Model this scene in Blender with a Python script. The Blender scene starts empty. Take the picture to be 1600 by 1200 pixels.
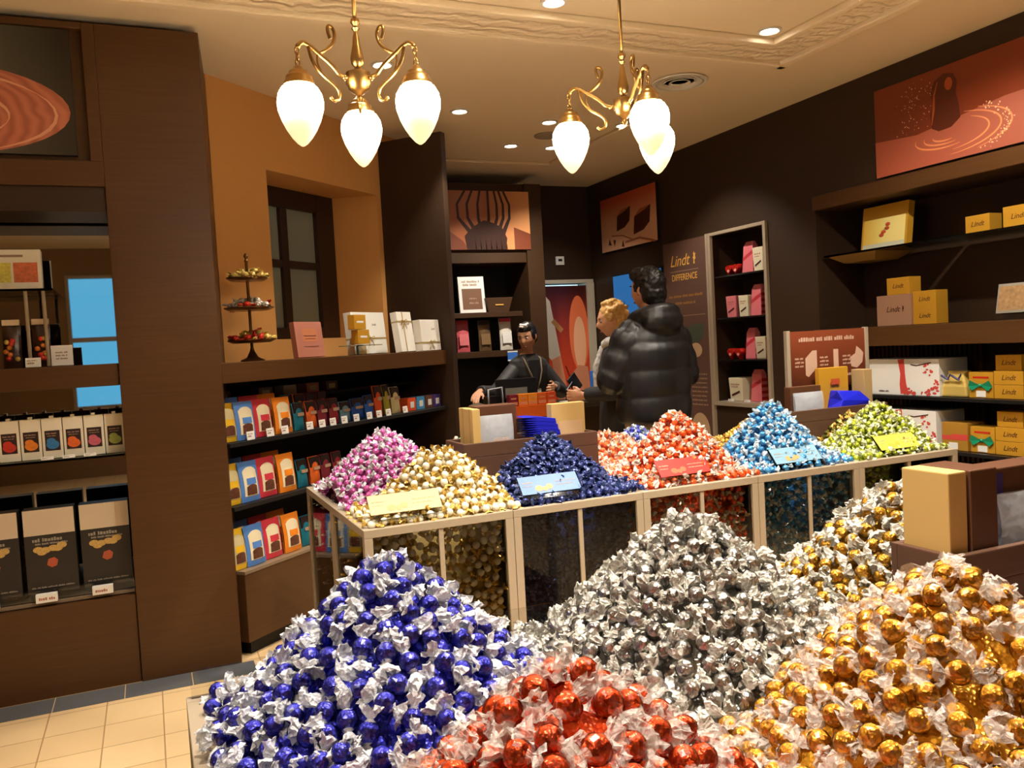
import bpy, bmesh, math, random
from math import sin, cos, pi, radians, sqrt, hypot
from mathutils import Vector, Matrix, Quaternion, noise
random.seed(7)
SC = bpy.context.scene
C = SC.collection
OBJ = bpy.data.objects

# ------------------------------------------------------------------ materials
def lin(c):
    return tuple(((v/255/12.92) if v/255 <= 0.04045 else ((v/255+0.055)/1.055)**2.4) for v in c)
_m = {}
def new_mat(name):
    m = bpy.data.materials.new(name); m.use_nodes = True
    nt = m.node_tree
    return m, nt, nt.nodes['Principled BSDF']
def mat(name, rgb, rough=.5, metal=0, spec=.4, emit=0, ecol=None, bump=0, bscale=40, vary=0, sheen=0):
    if name in _m: return _m[name]
    m, nt, b = new_mat(name)
    col = lin(rgb) + (1,)
    b.inputs['Base Color'].default_value = col
    b.inputs['Roughness'].default_value = rough
    b.inputs['Metallic'].default_value = metal
    b.inputs['Specular IOR Level'].default_value = spec
    if emit:
        b.inputs['Emission Color'].default_value = lin(ecol or rgb) + (1,)
        b.inputs['Emission Strength'].default_value = emit
    if bump or vary:
        tc = nt.nodes.new('ShaderNodeTexCoord')
        n = nt.nodes.new('ShaderNodeTexNoise'); n.inputs['Scale'].default_value = bscale; n.inputs['Detail'].default_value = 3
        nt.links.new(tc.outputs['Object'], n.inputs['Vector'])
        if bump:
            bp = nt.nodes.new('ShaderNodeBump'); bp.inputs['Strength'].default_value = bump; bp.inputs['Distance'].default_value = .004
            nt.links.new(n.outputs['Fac'], bp.inputs['Height']); nt.links.new(bp.outputs['Normal'], b.inputs['Normal'])
        if vary:
            mx = nt.nodes.new('ShaderNodeMix'); mx.data_type = 'RGBA'
            mx.inputs['A'].default_value = tuple(max(0, v*(1-vary)) for v in col[:3]) + (1,)
            mx.inputs['B'].default_value = tuple(min(1, v*(1+vary)) for v in col[:3]) + (1,)
            nt.links.new(n.outputs['Fac'], mx.inputs['Factor']); nt.links.new(mx.outputs['Result'], b.inputs['Base Color'])
    _m[name] = m
    return m
def wood(name, rgb, rgb2, rough=.5, zs=70):
    m, nt, b = new_mat(name)
    tc = nt.nodes.new('ShaderNodeTexCoord'); mp = nt.nodes.new('ShaderNodeMapping')
    mp.inputs['Scale'].default_value = (2.2, 2.2, zs)
    n = nt.nodes.new('ShaderNodeTexNoise'); n.inputs['Scale'].default_value = 1.6; n.inputs['Detail'].default_value = 5
    mx = nt.nodes.new('ShaderNodeMix'); mx.data_type = 'RGBA'
    mx.inputs['A'].default_value = lin(rgb)+(1,); mx.inputs['B'].default_value = lin(rgb2)+(1,)
    nt.links.new(tc.outputs['Object'], mp.inputs['Vector']); nt.links.new(mp.outputs['Vector'], n.inputs['Vector'])
    nt.links.new(n.outputs['Fac'], mx.inputs['Factor']); nt.links.new(mx.outputs['Result'], b.inputs['Base Color'])
    bp = nt.nodes.new('ShaderNodeBump'); bp.inputs['Strength'].default_value = .25; bp.inputs['Distance'].default_value = .002
    nt.links.new(n.outputs['Fac'], bp.inputs['Height']); nt.links.new(bp.outputs['Normal'], b.inputs['Normal'])
    b.inputs['Roughness'].default_value = rough; b.inputs['Specular IOR Level'].default_value = .3
    return m
def clear(name, rgb=(245, 248, 246), gloss=.05, ior=1.45):
    m = bpy.data.materials.new(name); m.use_nodes = True; nt = m.node_tree; nt.nodes.clear()
    o = nt.nodes.new('ShaderNodeOutputMaterial'); t = nt.nodes.new('ShaderNodeBsdfTransparent'); g = nt.nodes.new('ShaderNodeBsdfGlossy')
    f = nt.nodes.new('ShaderNodeFresnel'); f.inputs['IOR'].default_value = ior; x = nt.nodes.new('ShaderNodeMixShader')
    t.inputs['Color'].default_value = lin(rgb)+(1,); g.inputs['Roughness'].default_value = gloss
    nt.links.new(f.outputs[0], x.inputs[0]); nt.links.new(t.outputs[0], x.inputs[1]); nt.links.new(g.outputs[0], x.inputs[2]); nt.links.new(x.outputs[0], o.inputs[0])
    return m
def film(name, rgb, opaque=.6, rough=.18, metal=0, scale=140):
    """thin crinkled wrapper film: partly see-through, glinting"""
    m, nt, b = new_mat(name)
    b.inputs['Base Color'].default_value = lin(rgb)+(1,); b.inputs['Roughness'].default_value = rough; b.inputs['Metallic'].default_value = metal
    b.inputs['Specular IOR Level'].default_value = .9
    tc = nt.nodes.new('ShaderNodeTexCoord'); n = nt.nodes.new('ShaderNodeTexNoise'); n.inputs['Scale'].default_value = scale; n.inputs['Detail'].default_value = 2
    nt.links.new(tc.outputs['Object'], n.inputs['Vector'])
    bp = nt.nodes.new('ShaderNodeBump'); bp.inputs['Strength'].default_value = .9; bp.inputs['Distance'].default_value = .004
    nt.links.new(n.outputs['Fac'], bp.inputs['Height']); nt.links.new(bp.outputs['Normal'], b.inputs['Normal'])
    if opaque < 1:
        o = nt.nodes['Material Output']; t = nt.nodes.new('ShaderNodeBsdfTransparent'); x = nt.nodes.new('ShaderNodeMixShader')
        x.inputs[0].default_value = opaque
        nt.links.new(t.outputs[0], x.inputs[1]); nt.links.new(b.outputs[0], x.inputs[2]); nt.links.new(x.outputs[0], o.inputs[0])
    return m
def foil(name, rgb, metal=.75, rough=.25, scale=150, var=None):
    m, nt, b = new_mat(name)
    b.inputs['Base Color'].default_value = lin(rgb)+(1,); b.inputs['Roughness'].default_value = rough; b.inputs['Metallic'].default_value = metal
    tc = nt.nodes.new('ShaderNodeTexCoord'); n = nt.nodes.new('ShaderNodeTexVoronoi'); n.inputs['Scale'].default_value = scale
    nt.links.new(tc.outputs['Object'], n.inputs['Vector'])
    bp = nt.nodes.new('ShaderNodeBump'); bp.inputs['Strength'].default_value = .9; bp.inputs['Distance'].default_value = .003
    nt.links.new(n.outputs['Distance'], bp.inputs['Height']); nt.links.new(bp.outputs['Normal'], b.inputs['Normal'])
    if var:
        n2 = nt.nodes.new('ShaderNodeTexNoise'); n2.inputs['Scale'].default_value = 45; nt.links.new(tc.outputs['Object'], n2.inputs['Vector'])
        r = nt.nodes.new('ShaderNodeValToRGB'); r.color_ramp.elements[0].position = .45; r.color_ramp.elements[1].position = .6
        r.color_ramp.elements[0].color = lin(rgb)+(1,); r.color_ramp.elements[1].color = lin(var)+(1,)
        nt.links.new(n2.outputs['Fac'], r.inputs['Fac']); nt.links.new(r.outputs['Color'], b.inputs['Base Color'])
    return m

WOOD = wood('brown_vinyl', (72, 45, 20), (89, 58, 29), .42)
WOOD_D = wood('dark_brown_vinyl', (48, 33, 22), (60, 42, 28), .48)
WOOD_R = wood('rear_brown_vinyl', (58, 38, 22), (72, 49, 30), .45)
BLACK = mat('near_black', (16, 14, 13), .6)
BLACKP = mat('black_plastic', (22, 22, 24), .35)
PLASTER = mat('amber_plaster', (206, 148, 80), .85, bump=.15, bscale=60)
CEIL = mat('cream_ceiling_paint', (226, 204, 168), .9)
TAUPE = mat('taupe_metal', (162, 146, 124), .4)
WHITE = mat('white_card', (236, 233, 226), .55)
CREAM = mat('cream_card', (232, 218, 180), .55)
GOLDP = mat('gold_card', (214, 158, 48), .38, metal=.25)
GOLDL = mat('pale_gold', (232, 200, 110), .35, metal=.3)
REDI = mat('red_print', (196, 34, 28), .5)
INK = mat('dark_ink', (70, 32, 20), .6)
PINK = mat('pink_card', (232, 122, 130), .5)
GLASS = clear('shelf_glass', (226, 240, 236))
ACRYL = clear('clear_acrylic', (246, 246, 244), .04, 1.35)
BRASS = mat('aged_brass', (158, 122, 68), .32, metal=1, bump=.05, bscale=200)

# ------------------------------------------------------------------ mesh building
class M:
    def __init__(s): s.v, s.f, s.m = [], [], []
    def add(s, vs, fs, m=0, T=None):
        b = len(s.v)
        s.v += [tuple(T @ Vector(v)) if T else tuple(v) for v in vs]
        s.f += [tuple(b+i for i in f) for f in fs]; s.m += [m]*len(fs); return s
    def box(s, x0, x1, y0, y1, z0, z1, m=0, T=None):
        vs = [(x, y, z) for x in (x0, x1) for y in (y0, y1) for z in (z0, z1)]
        return s.add(vs, [(0, 1, 3, 2), (4, 6, 7, 5), (0, 4, 5, 1), (2, 3, 7, 6), (0, 2, 6, 4), (1, 5, 7, 3)], m, T)
    def prism(s, poly, z0, z1, m=0, T=None):
        n = len(poly)
        vs = [(x, y, z0) for x, y in poly] + [(x, y, z1) for x, y in poly]
        fs = [tuple(range(n-1, -1, -1)), tuple(range(n, 2*n))] + [(i, (i+1) % n, n+(i+1) % n, n+i) for i in range(n)]
        return s.add(vs, fs, m, T)
    def poly(s, pts, y, m=0):          # flat polygon in the x,z plane at depth y (printing)
        return s.add([(x, y, z) for x, z in pts], [tuple(range(len(pts)))], m)
    def rect(s, x0, x1, z0, z1, y, m=0): return s.poly([(x0, z0), (x1, z0), (x1, z1), (x0, z1)], y, m)
    def disc(s, cx, cz, rx, rz, y, m=0, n=20, a0=0, a1=2*pi):
        return s.poly([(cx+rx*cos(a0+(a1-a0)*i/n), cz+rz*sin(a0+(a1-a0)*i/n)) for i in range(n if a1-a0 > 6.2 else n+1)], y, m)
    def ribbon(s, pts, w, y, m=0):
        n = len(pts); L = []; R = []
        for i, (x, z) in enumerate(pts):
            a, b = pts[max(i-1, 0)], pts[min(i+1, n-1)]
            dx, dz = b[0]-a[0], b[1]-a[1]; l = hypot(dx, dz) or 1
            ww = (w[i] if isinstance(w, (list, tuple)) else w)/2
            L.append((x-dz/l*ww, y, z+dx/l*ww)); R.append((x+dz/l*ww, y, z-dx/l*ww))
        return s.add(L+R, [(i, i+1, n+i+1, n+i) for i in range(n-1)], m)
    def dashes(s, x0, x1, z, h, y, m=0, rnd=None):
        x = x0; rnd = rnd or random
        while x < x1-h:
            for _ in range(rnd.randint(3, 8)):
                w = h*rnd.uniform(.35, .7); k = h*rnd.choice((.5, .5, .36, .42))
                if x+w > x1: break
                s.rect(x, x+w, z-h/2, z-h/2+2*k, y, m); x += w+h*.16
            x += h*.5
        return s
    def loft(s, rings, m=0, cap=True, closed=True):
        n = len(rings[0]); b = len(s.v)
        vs = [p for r in rings for p in r]; fs = []
        for k in range(len(rings)-1):
            for i in range(n if closed else n-1):
                j = (i+1) % n
                fs.append((k*n+i, k*n+j, (k+1)*n+j, (k+1)*n+i))
        if cap:
            fs += [tuple(range(n-1, -1, -1)), tuple((len(rings)-1)*n+i for i in range(n))]
        return s.add(vs, fs, m)
    def tube(s, pts, r, n=8, m=0, cap=True, flat=1.0):
        pts = [Vector(p) for p in pts]; rings = []
        up = Vector((.13, .21, 1)).normalized()
        for i, p in enumerate(pts):
            t = (pts[min(i+1, len(pts)-1)]-pts[max(i-1, 0)])
            t = t.normalized() if t.length > 1e-9 else Vector((0, 0, 1))
            a = up - t*up.dot(t)
            if a.length < .05: a = Vector((1, .2, 0)) - t*t.x
            a.normalize(); up = a; c = t.cross(a)
            rr = r[i] if isinstance(r, (list, tuple)) else r
            rings.append([tuple(p+a*(rr*cos(2*pi*k/n))+c*(rr*flat*sin(2*pi*k/n))) for k in range(n)])
        return s.loft(rings, m, cap)
    def lathe(s, prof, n=24, c=(0, 0, 0), m=0):
        rings = [[(c[0]+r*cos(2*pi*k/n), c[1]+r*sin(2*pi*k/n), c[2]+z) for k in range(n)] for r, z in prof]
        return s.loft(rings, m, True)
    def ball(s, c, r, n=12, m=0, T=None):
        rx, ry, rz = r if isinstance(r, (tuple, list)) else (r, r, r); k = max(4, n//2+1)
        rings = [[(c[0]+rx*sin(pi*j/k)*cos(2*pi*i/n), c[1]+ry*sin(pi*j/k)*sin(2*pi*i/n), c[2]-rz*cos(pi*j/k)) for i in range(n)] for j in range(1, k)]
        vs = [p for q in rings for p in q] + [(c[0], c[1], c[2]-rz), (c[0], c[1], c[2]+rz)]
        fs = [(j*n+i, j*n+(i+1) % n, (j+1)*n+(i+1) % n, (j+1)*n+i) for j in range(k-2) for i in range(n)]
        B, Tt = len(vs)-2, len(vs)-1
        fs += [(B, (i+1) % n, i) for i in range(n)] + [(Tt, (k-2)*n+i, (k-2)*n+(i+1) % n) for i in range(n)]
        return s.add(vs, fs, m, T)
    def mesh(s, name, mats, smooth=False, bevel=0):
        me = bpy.data.meshes.new(name); me.from_pydata(s.v, [], s.f)
        mats = mats if isinstance(mats, (list, tuple)) else [mats]
        for x in mats: me.materials.append(x)
        me.polygons.foreach_set('material_index', s.m)
        bm = bmesh.new(); bm.from_mesh(me)
        bmesh.ops.recalc_face_normals(bm, faces=bm.faces)
        if bevel:
            es = [e for e in bm.edges if len(e.link_faces) == 2 and e.calc_face_angle(0) > .6]
            bmesh.ops.bevel(bm, geom=es, offset=bevel, segments=2, affect='EDGES', profile=.6, clamp_overlap=True)
        bm.to_mesh(me); bm.free()
        if smooth: me.polygons.foreach_set('use_smooth', [True]*len(me.polygons))
        if smooth == 2: me.set_sharp_from_angle(angle=radians(40))
        return me
    def build(s, name, mats, parent=None, smooth=False, bevel=0, loc=None, rot=None):
        o = OBJ.new(name, s.mesh(name, mats, smooth, bevel)); C.objects.link(o)
        if parent: o.parent = parent
        if loc: o.location = loc
        if rot: o.rotation_euler = rot
        return o
def tag(o, label, cat, group=None, kind=None):
    o['label'] = label; o['category'] = cat
    if group: o['group'] = group
    if kind: o['kind'] = kind
    return o
def struct(o): o['kind'] = 'structure'; return o
def thing(name, label, cat, loc=(0, 0, 0), rz=0, group=None, tilt=0):
    o = OBJ.new(name, None); C.objects.link(o); o.location = loc; o.rotation_euler = (tilt, 0, rz); o.empty_display_size = .05
    return tag(o, label, cat, group)
def txt(parent, name, s, size, x, z, y, m, shear=0, rx=pi/2, align='CENTER', ext=.0003, sy=1):
    cu = bpy.data.curves.new(name, 'FONT'); cu.body = s; cu.size = size; cu.shear = shear; cu.align_x = align; cu.align_y = 'CENTER'
    cu.extrude = ext; cu.materials.append(m)
    t = OBJ.new(name, cu); C.objects.link(t); dg = bpy.context.evaluated_depsgraph_get(); me = bpy.data.meshes.new_from_object(t.evaluated_get(dg)); me.name = name
    OBJ.remove(t); bpy.data.curves.remove(cu)
    o = OBJ.new(name, me); C.objects.link(o); o.parent = parent; o.location = (x, y, z); o.rotation_euler = (rx, 0, 0); o.scale = (1, sy, 1)
    return o
R90 = -pi/2                       # faces -X (things on the right-hand wall)
LA = radians(49.3); LD = Vector((sin(LA), cos(LA), 0)); LN = Vector((cos(LA), -sin(LA), 0)); LO = Vector((.397, 4.896, 0))
RL = pi/2 - LA                    # things on the oblique wall face the room
def L(s, off, z): return LO + LD*s + LN*off + Vector((0, 0, z))
def LT(): return Matrix.Translation(LO) @ Matrix.Rotation(RL, 4, 'Z')   # local: x = along wall, -y = into the room

# ------------------------------------------------------------------ room shell
CEILZ = 3.0
def tile_mat():
    m, nt, b = new_mat('cream_floor_tiles')
    tc = nt.nodes.new('ShaderNodeTexCoord'); mp = nt.nodes.new('ShaderNodeMapping'); mp.inputs['Location'].default_value = (.034, -.03, 0)
    br = nt.nodes.new('ShaderNodeTexBrick'); br.offset = 0; br.inputs['Scale'].default_value = 1
    br.inputs['Brick Width'].default_value = .22; br.inputs['Row Height'].default_value = .22; br.inputs['Mortar Size'].default_value = .0028
    br.inputs['Color1'].default_value = lin((232, 200, 150))+(1,); br.inputs['Color2'].default_value = lin((224, 190, 140))+(1,)
    br.inputs['Mortar'].default_value = lin((176, 142, 98))+(1,)
    nt.links.new(tc.outputs['Object'], mp.inputs['Vector']); nt.links.new(mp.outputs['Vector'], br.inputs['Vector'])
    nt.links.new(br.outputs['Color'], b.inputs['Base Color']); b.inputs['Roughness'].default_value = .35
    return m
struct(M().box(-3.2, 4.7, -3.3, 7.9, -.06, 0).build('floor', tile_mat()))
b_ = M()
for i in range(12): b_.box(-3.0+.22*i*1.28, -3.0+.22*(i+1)*1.28-.004, 4.03, 4.2, 0.0005, .002)
struct(b_.build('trim_1', mat('slate_border_tile', (92, 94, 96), .4)))
struct(M().box(-3.2, 4.7, -3.3, 7.9, CEILZ, CEILZ+.06).build('ceiling', CEIL))
# moulded plaster frieze running round the ceiling
def frieze_mat():
    m, nt, b = new_mat('moulded_plaster')
    b.inputs['Base Color'].default_value = lin((226, 204, 168))+(1,); b.inputs['Roughness'].default_value = .85
    tc = nt.nodes.new('ShaderNodeTexCoord'); n = nt.nodes.new('ShaderNodeTexWave'); n.wave_type = 'RINGS'; n.inputs['Scale'].default_value = 5; n.inputs['Distortion'].default_value = 6
    n.inputs['Detail'].default_value = 2; n.inputs['Detail Scale'].default_value = 2.2
    nt.links.new(tc.outputs['Object'], n.inputs['Vector'])
    bp = nt.nodes.new('ShaderNodeBump'); bp.inputs['Strength'].default_value = .7; bp.inputs['Distance'].default_value = .016
    nt.links.new(n.outputs['Fac'], bp.inputs['Height']); nt.links.new(bp.outputs['Normal'], b.inputs['Normal'])
    return m
FR = frieze_mat()
def band(x0, x1, y0, y1, z0, m, name):
    struct(M().box(x0, x1, y0, y1, z0, CEILZ).build(name, m, bevel=.009))
band(-2.6, 3.22, 3.66, 3.88, 2.978, FR, 'trim_2'); band(-2.6, 3.5, 3.88, 3.935, 2.955, CEIL, 'trim_3'); band(-2.6, 3.2, 3.615, 3.66, 2.962, CEIL, 'trim_4')
band(3.22, 3.44, -2.6, 3.88, 2.978, FR, 'trim_5'); band(3.44, 3.5, -2.6, 3.935, 2.955, CEIL, 'trim_6'); band(3.175, 3.22, -2.6, 3.66, 2.962, CEIL, 'trim_7')
band(2.35, 3.36, 6.62, 6.70, 2.975, CEIL, 'trim_8'); band(3.30, 3.40, 5.3, 6.62, 2.975, CEIL, 'trim_9')

# left display front (plane y = 4.2)
w = M()
w.prism([(-.115, 4.2), (.322, 4.2), (.395, 4.9), (-.115, 4.9)], 0, 2.965)
w.box(-3.0, -.115, 4.2, 4.9, 2.25, 2.36); w.box(-3.0, -.165, 4.245, 4.9, 2.36, 2.965); w.box(-.165, -.115, 4.2, 4.9, 2.36, 2.965); w.box(-3.0, -.165, 4.2, 4.245, 2.935, 2.965)
w.box(-3.0, -1.5, 4.2, 4.9, 0, 2.25); w.box(-1.5, -.118, 4.21, 4.9, 0, .405); w.box(-1.5, -.115, 4.62, 4.9, .405, 2.25)
struct(w.build('wall_left', WOOD, bevel=.004))
# oblique rear-left wall with the window niche
T = LT(); w = M(); s0, s1, nz0, nz1 = .43, 1.55, 1.555, 2.555
w.box(0, s0, 0, .6, 0, CEILZ, T=T); w.box(s1, 2.3, 0, .6, 0, CEILZ, T=T); w.box(s0, s1, 0, .6, 0, nz0, T=T); w.box(s0, s1, 0, .6, nz1, CEILZ, T=T)
w.prism([(1.44, .31), (1.55, .0005), (1.551, .6), (1.44, .6)], nz0, nz1, T=T)
struct(w.build('wall_rear_left', PLASTER))
wn = thing('window_1', 'dark framed window', 'window'); del wn['label'], wn['category']; struct(wn)
wn.matrix_world = T
f = M()
f.box(.46, .66, .3, .36, 1.556, 2.554); f.box(1.25, 1.438, .3, .36, 1.556, 2.554); f.box(.66, 1.25, .3, .36, 2.43, 2.554); f.box(.66, 1.25, .3, .36, 1.556, 1.64)
f.box(.885, .955, .31, .355, 1.64, 2.43); f.box(.66, .885, .31, .355, 2.035, 2.085); f.box(.955, 1.25, .31, .355, 2.035, 2.085)
struct(f.build('window_frame', mat('window_frame_brown', (46, 28, 16), .5), wn, bevel=.006))
p = M(); p.box(.66, 1.25, .335, .34, 1.64, 2.43)
struct(p.build('window_pane', mat('obscured_glass', (132, 138, 124), .18, spec=.6), wn))
# fin
struct(M().box(1.60, 1.66, -.52, .0, 0, 2.93, T=T).build('trim_10', WOOD_D, bevel=.004))
# rear wall with doorway
w = M(); w.box(1.7, 2.35, 6.75, 7.62, 0, CEILZ); w.box(1.9, 3.66, 7.62, 7.82, 0, CEILZ); w.box(3.66, 4.16, 7.62, 7.82, 2.03, CEILZ); w.box(4.16, 4.7, 7.62, 7.82, 0, CEILZ)
struct(w.build('wall_back', WOOD_D))
f = M(); f.box(3.60, 3.66, 7.59, 7.75, 0, 2.03); f.box(4.13, 4.21, 7.56, 7.75, 0, 2.03); f.box(3.60, 4.21, 7.57, 7.75, 2.03, 2.065)
struct(f.build('trim_11', mat('pale_door_frame', (196, 186, 166), .5), bevel=.004))
# right wall with niches (face x = 4.22)
XW = 4.22; w = M()
w.box(XW, 4.7, -3.3, .8, 0, CEILZ); w.box(XW, 4.7, 4.47, 4.965, 0, CEILZ); w.box(XW, 4.7, 5.635, 7.62, 0, CEILZ)
w.box(XW, 4.7, .8, 4.47, 2.235, CEILZ); w.box(XW, 4.7, .8, 4.47, 0, .3); w.box(XW, 4.7, 4.965, 5.635, 2.235, CEILZ); w.box(XW, 4.7, 4.965, 5.635, 0, .9)
w.box(4.64, 4.7, .8, 4.47, .3, 2.235); w.box(4.52, 4.7, 4.965, 5.635, .9, 2.235)
struct(w.build('wall_right', WOOD_D))
struct(M().box(4.18, 4.64, .8, 4.485, 1.315, 1.435).build('trim_12', WOOD, bevel=.005))
struct(M().box(4.19, XW+.01, .8, 4.47, 2.235, 2.33).build('trim_13', WOOD, bevel=.005))
# ribbed backing strips low in the niche
rb = M()
for i in range(26): rb.box(4.60, 4.635, 3.55+.035*i, 3.55+.035*i+.022, .31, 1.31)
struct(rb.build('trim_14', WOOD, bevel=.003))
struct(M().box(-3.2, -3.0, -3.3, 4.9, 0, CEILZ).build('wall_side', mat('side_wall_paint', (150, 120, 86), .8)))
# wall behind the camera with the shop window that the mirror catches
w = M(); w.box(-3.0, -.9, -3.3, -3.2, 0, CEILZ); w.box(-.28, 4.22, -3.3, -3.2, 0, CEILZ); w.box(-.9, -.28, -3.3, -3.2, 0, .9); w.box(-.9, -.28, -3.3, -3.2, 2.65, CEILZ)
struct(w.build('wall_front', mat('front_wall_paint', (132, 104, 74), .8)))
wn = M(); wn.box(-.9, -.28, -3.26, -3.25, .9, 2.65)
struct(wn.build('window_2', clear('shop_window_glass', (170, 215, 235))))
f = M(); f.box(-.9, -.86, -3.28, -3.18, .9, 2.65); f.box(-.32, -.28, -3.28, -3.18, .9, 2.65); f.box(-.86, -.32, -3.28, -3.18, 1.78, 1.84); f.box(-.86, -.32, -3.28, -3.18, .9, .94); f.box(-.86, -.32, -3.28, -3.18, 2.61, 2.65)
struct(f.build('trim_15', TAUPE))

# ------------------------------------------------------------------ pictures (flat prints in shallow boxes)
def grad_mat(name, ca, cb, axis='Z', lo=0, hi=1, rough=.35, mid=None):
    m, nt, b = new_mat(name)
    tc = nt.nodes.new('ShaderNodeTexCoord'); sp = nt.nodes.new('ShaderNodeSeparateXYZ'); mr = nt.nodes.new('ShaderNodeMapRange')
    mr.inputs['From Min'].default_value = lo; mr.inputs['From Max'].default_value = hi
    r = nt.nodes.new('ShaderNodeValToRGB'); r.color_ramp.elements[0].color = lin(ca)+(1,); r.color_ramp.elements[1].color = lin(cb)+(1,)
    if mid:
        e = r.color_ramp.elements.new(mid[0]); e.color = lin(mid[1])+(1,)
    nt.links.new(tc.outputs['Object'], sp.inputs[0]); nt.links.new(sp.outputs[axis], mr.inputs['Value']); nt.links.new(mr.outputs[0], r.inputs[0]); nt.links.new(r.outputs[0], b.inputs['Base Color'])
    b.inputs['Roughness'].default_value = rough
    return m
def ripple_mat(name, c0, c1, centre, zsq, freq, dist=1.5, rough=.3):
    m, nt, b = new_mat(name)
    tc = nt.nodes.new('ShaderNodeTexCoord'); mp = nt.nodes.new('ShaderNodeMapping'); mp.vector_type = 'POINT'
    mp.inputs['Location'].default_value = (-centre[0], 0, -centre[1]*zsq); mp.inputs['Scale'].default_value = (1, 0, zsq)
    wv = nt.nodes.new('ShaderNodeTexWave'); wv.wave_type = 'RINGS'; wv.rings_direction = 'SPHERICAL'; wv.inputs['Scale'].default_value = freq; wv.inputs['Distortion'].default_value = dist; wv.inputs['Detail'].default_value = 1
    r = nt.nodes.new('ShaderNodeValToRGB'); r.color_ramp.elements[0].color = lin(c0)+(1,); r.color_ramp.elements[1].color = lin(c1)+(1,)
    nt.links.new(tc.outputs['Object'], mp.inputs[0]); nt.links.new(mp.outputs[0], wv.inputs['Vector']); nt.links.new(wv.outputs['Fac'], r.inputs[0]); nt.links.new(r.outputs[0], b.inputs['Base Color'])
    b.inputs['Roughness'].default_value = rough
    return m
def picture(name, label, w, h, loc, rz, bg, th=.03):
    o = M().box(-w/2, w/2, 0, th, 0, h).build(name, BLACK, loc=loc, rot=(0, 0, rz)); tag(o, label, 'picture')
    M().rect(-w/2, w/2, 0, h, -.001).build('print', bg, o)
    return o
# melted chocolate swirl, set back in the left display front
pc = picture('wall_picture', 'large print of swirling melted chocolate in the recess above the mirror', 1.5, .545, (-.965, 4.212, 2.385), 0, grad_mat('print_dusk', (122, 120, 100), (38, 30, 20), 'X', -.1, .72))
a = M(); a.disc(.18, .185, .555, .20, -.0018, n=40)
a.build('printed_pool', ripple_mat('print_swirl', (196, 116, 88), (168, 92, 66), (.02, .14), 2.2, 5.5, 4), pc)
a = M()
for k, (rx, rz) in enumerate(((.52, .18), (.36, .12), (.24, .08))):
    a.ribbon([(.16-.02*k+rx*cos(t), .17-.01*k+rz*sin(t)) for t in [radians(q) for q in range(-60-15*k, 130, 10)]], [.002+.012*abs(sin(i*.35+k)) for i in range(len(range(-60-15*k, 130, 10)))], -.0026)
a.build('printed_ripple', mat('print_light_swirl', (222, 160, 128), .4), pc)
# whisk picture over the rear cabinet
pc = picture('wall_picture', 'print of a whisk dripping dark chocolate above the rear cabinet shelves', .80, .52, (2.89, 7.052, 2.305), 0, grad_mat('print_amber', (186, 106, 62), (232, 162, 104), 'X', -.4, .4, mid=(.45, (170, 98, 58))))
a = M()
dk = mat('print_dark_chocolate', (58, 30, 20), .4)
for k, x in enumerate((-.29, -.2, -.1, .0, .08, .14, .2)):
    xe = -.17+.05*k
    a.ribbon([(x*.75, .52), (x*1.02, .40), (x, .28), (xe, .14), (xe+.01, .0)], [.02, .022, .026, .045, .06], -.0016)
a.poly([(-.22, 0), (-.24, .12), (-.16, .2), (-.05, .26), (.03, .24), (.12, .2), (.17, .1), (.15, 0)], -.0014)
a.build('printed_whisk', dk, pc)
for pl in ([(.24, .0), (.24, .2), (.4, .14), (.4, 0)], [(-.4, .0), (-.4, .18), (-.26, .08), (-.2, 0)]): M().poly(pl, -.0013).build('printed_block', mat('print_brown_block', (128, 66, 42), .4), pc)

# truffle squares picture on the right wall
pc = picture('wall_picture', 'print of two dark chocolate squares on a board, beside the ceiling corner', .98, .505, (4.188, 6.83, 2.295), R90, grad_mat('print_rose', (230, 176, 138), (188, 80, 46), 'Z', .2, .45))
a = M()
BLKS = ((-.2, .17, 1.0), (.1, .1, 1.15))
for x, z, k in BLKS:
    a.poly([(x, z), (x+.02*k, z+.14*k), (x+.17*k, z+.17*k), (x+.15*k, z+.02*k)], -.0014); a.poly([(x+.15*k, z+.02*k), (x+.17*k, z+.17*k), (x+.26*k, z+.20*k), (x+.24*k, z+.07*k)], -.0014)
a.poly([(-.36, .06), (-.34, .12), (-.3, .05)], -.0014); a.poly([(-.27, .1), (-.25, .03), (-.22, .09)], -.0014); a.poly([(-.12, .02), (-.09, .08), (-.07, .01)], -.0014)
a.build('printed_squares', mat('print_cocoa', (78, 38, 26), .4), pc)
a = M()
for x, z, k in BLKS: a.poly([(x+.02*k, z+.14*k), (x+.10*k, z+.19*k), (x+.26*k, z+.20*k), (x+.17*k, z+.17*k)], -.0018)
a.ribbon([(-.05, .05), (.2, .06), (.45, .0)], .02, -.0013); a.ribbon([(-.3, .14), (-.1, .12), (.08, .06)], .012, -.0013)
a.build('printed_square_tops', mat('print_cocoa_top', (168, 96, 66), .4), pc)
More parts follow.
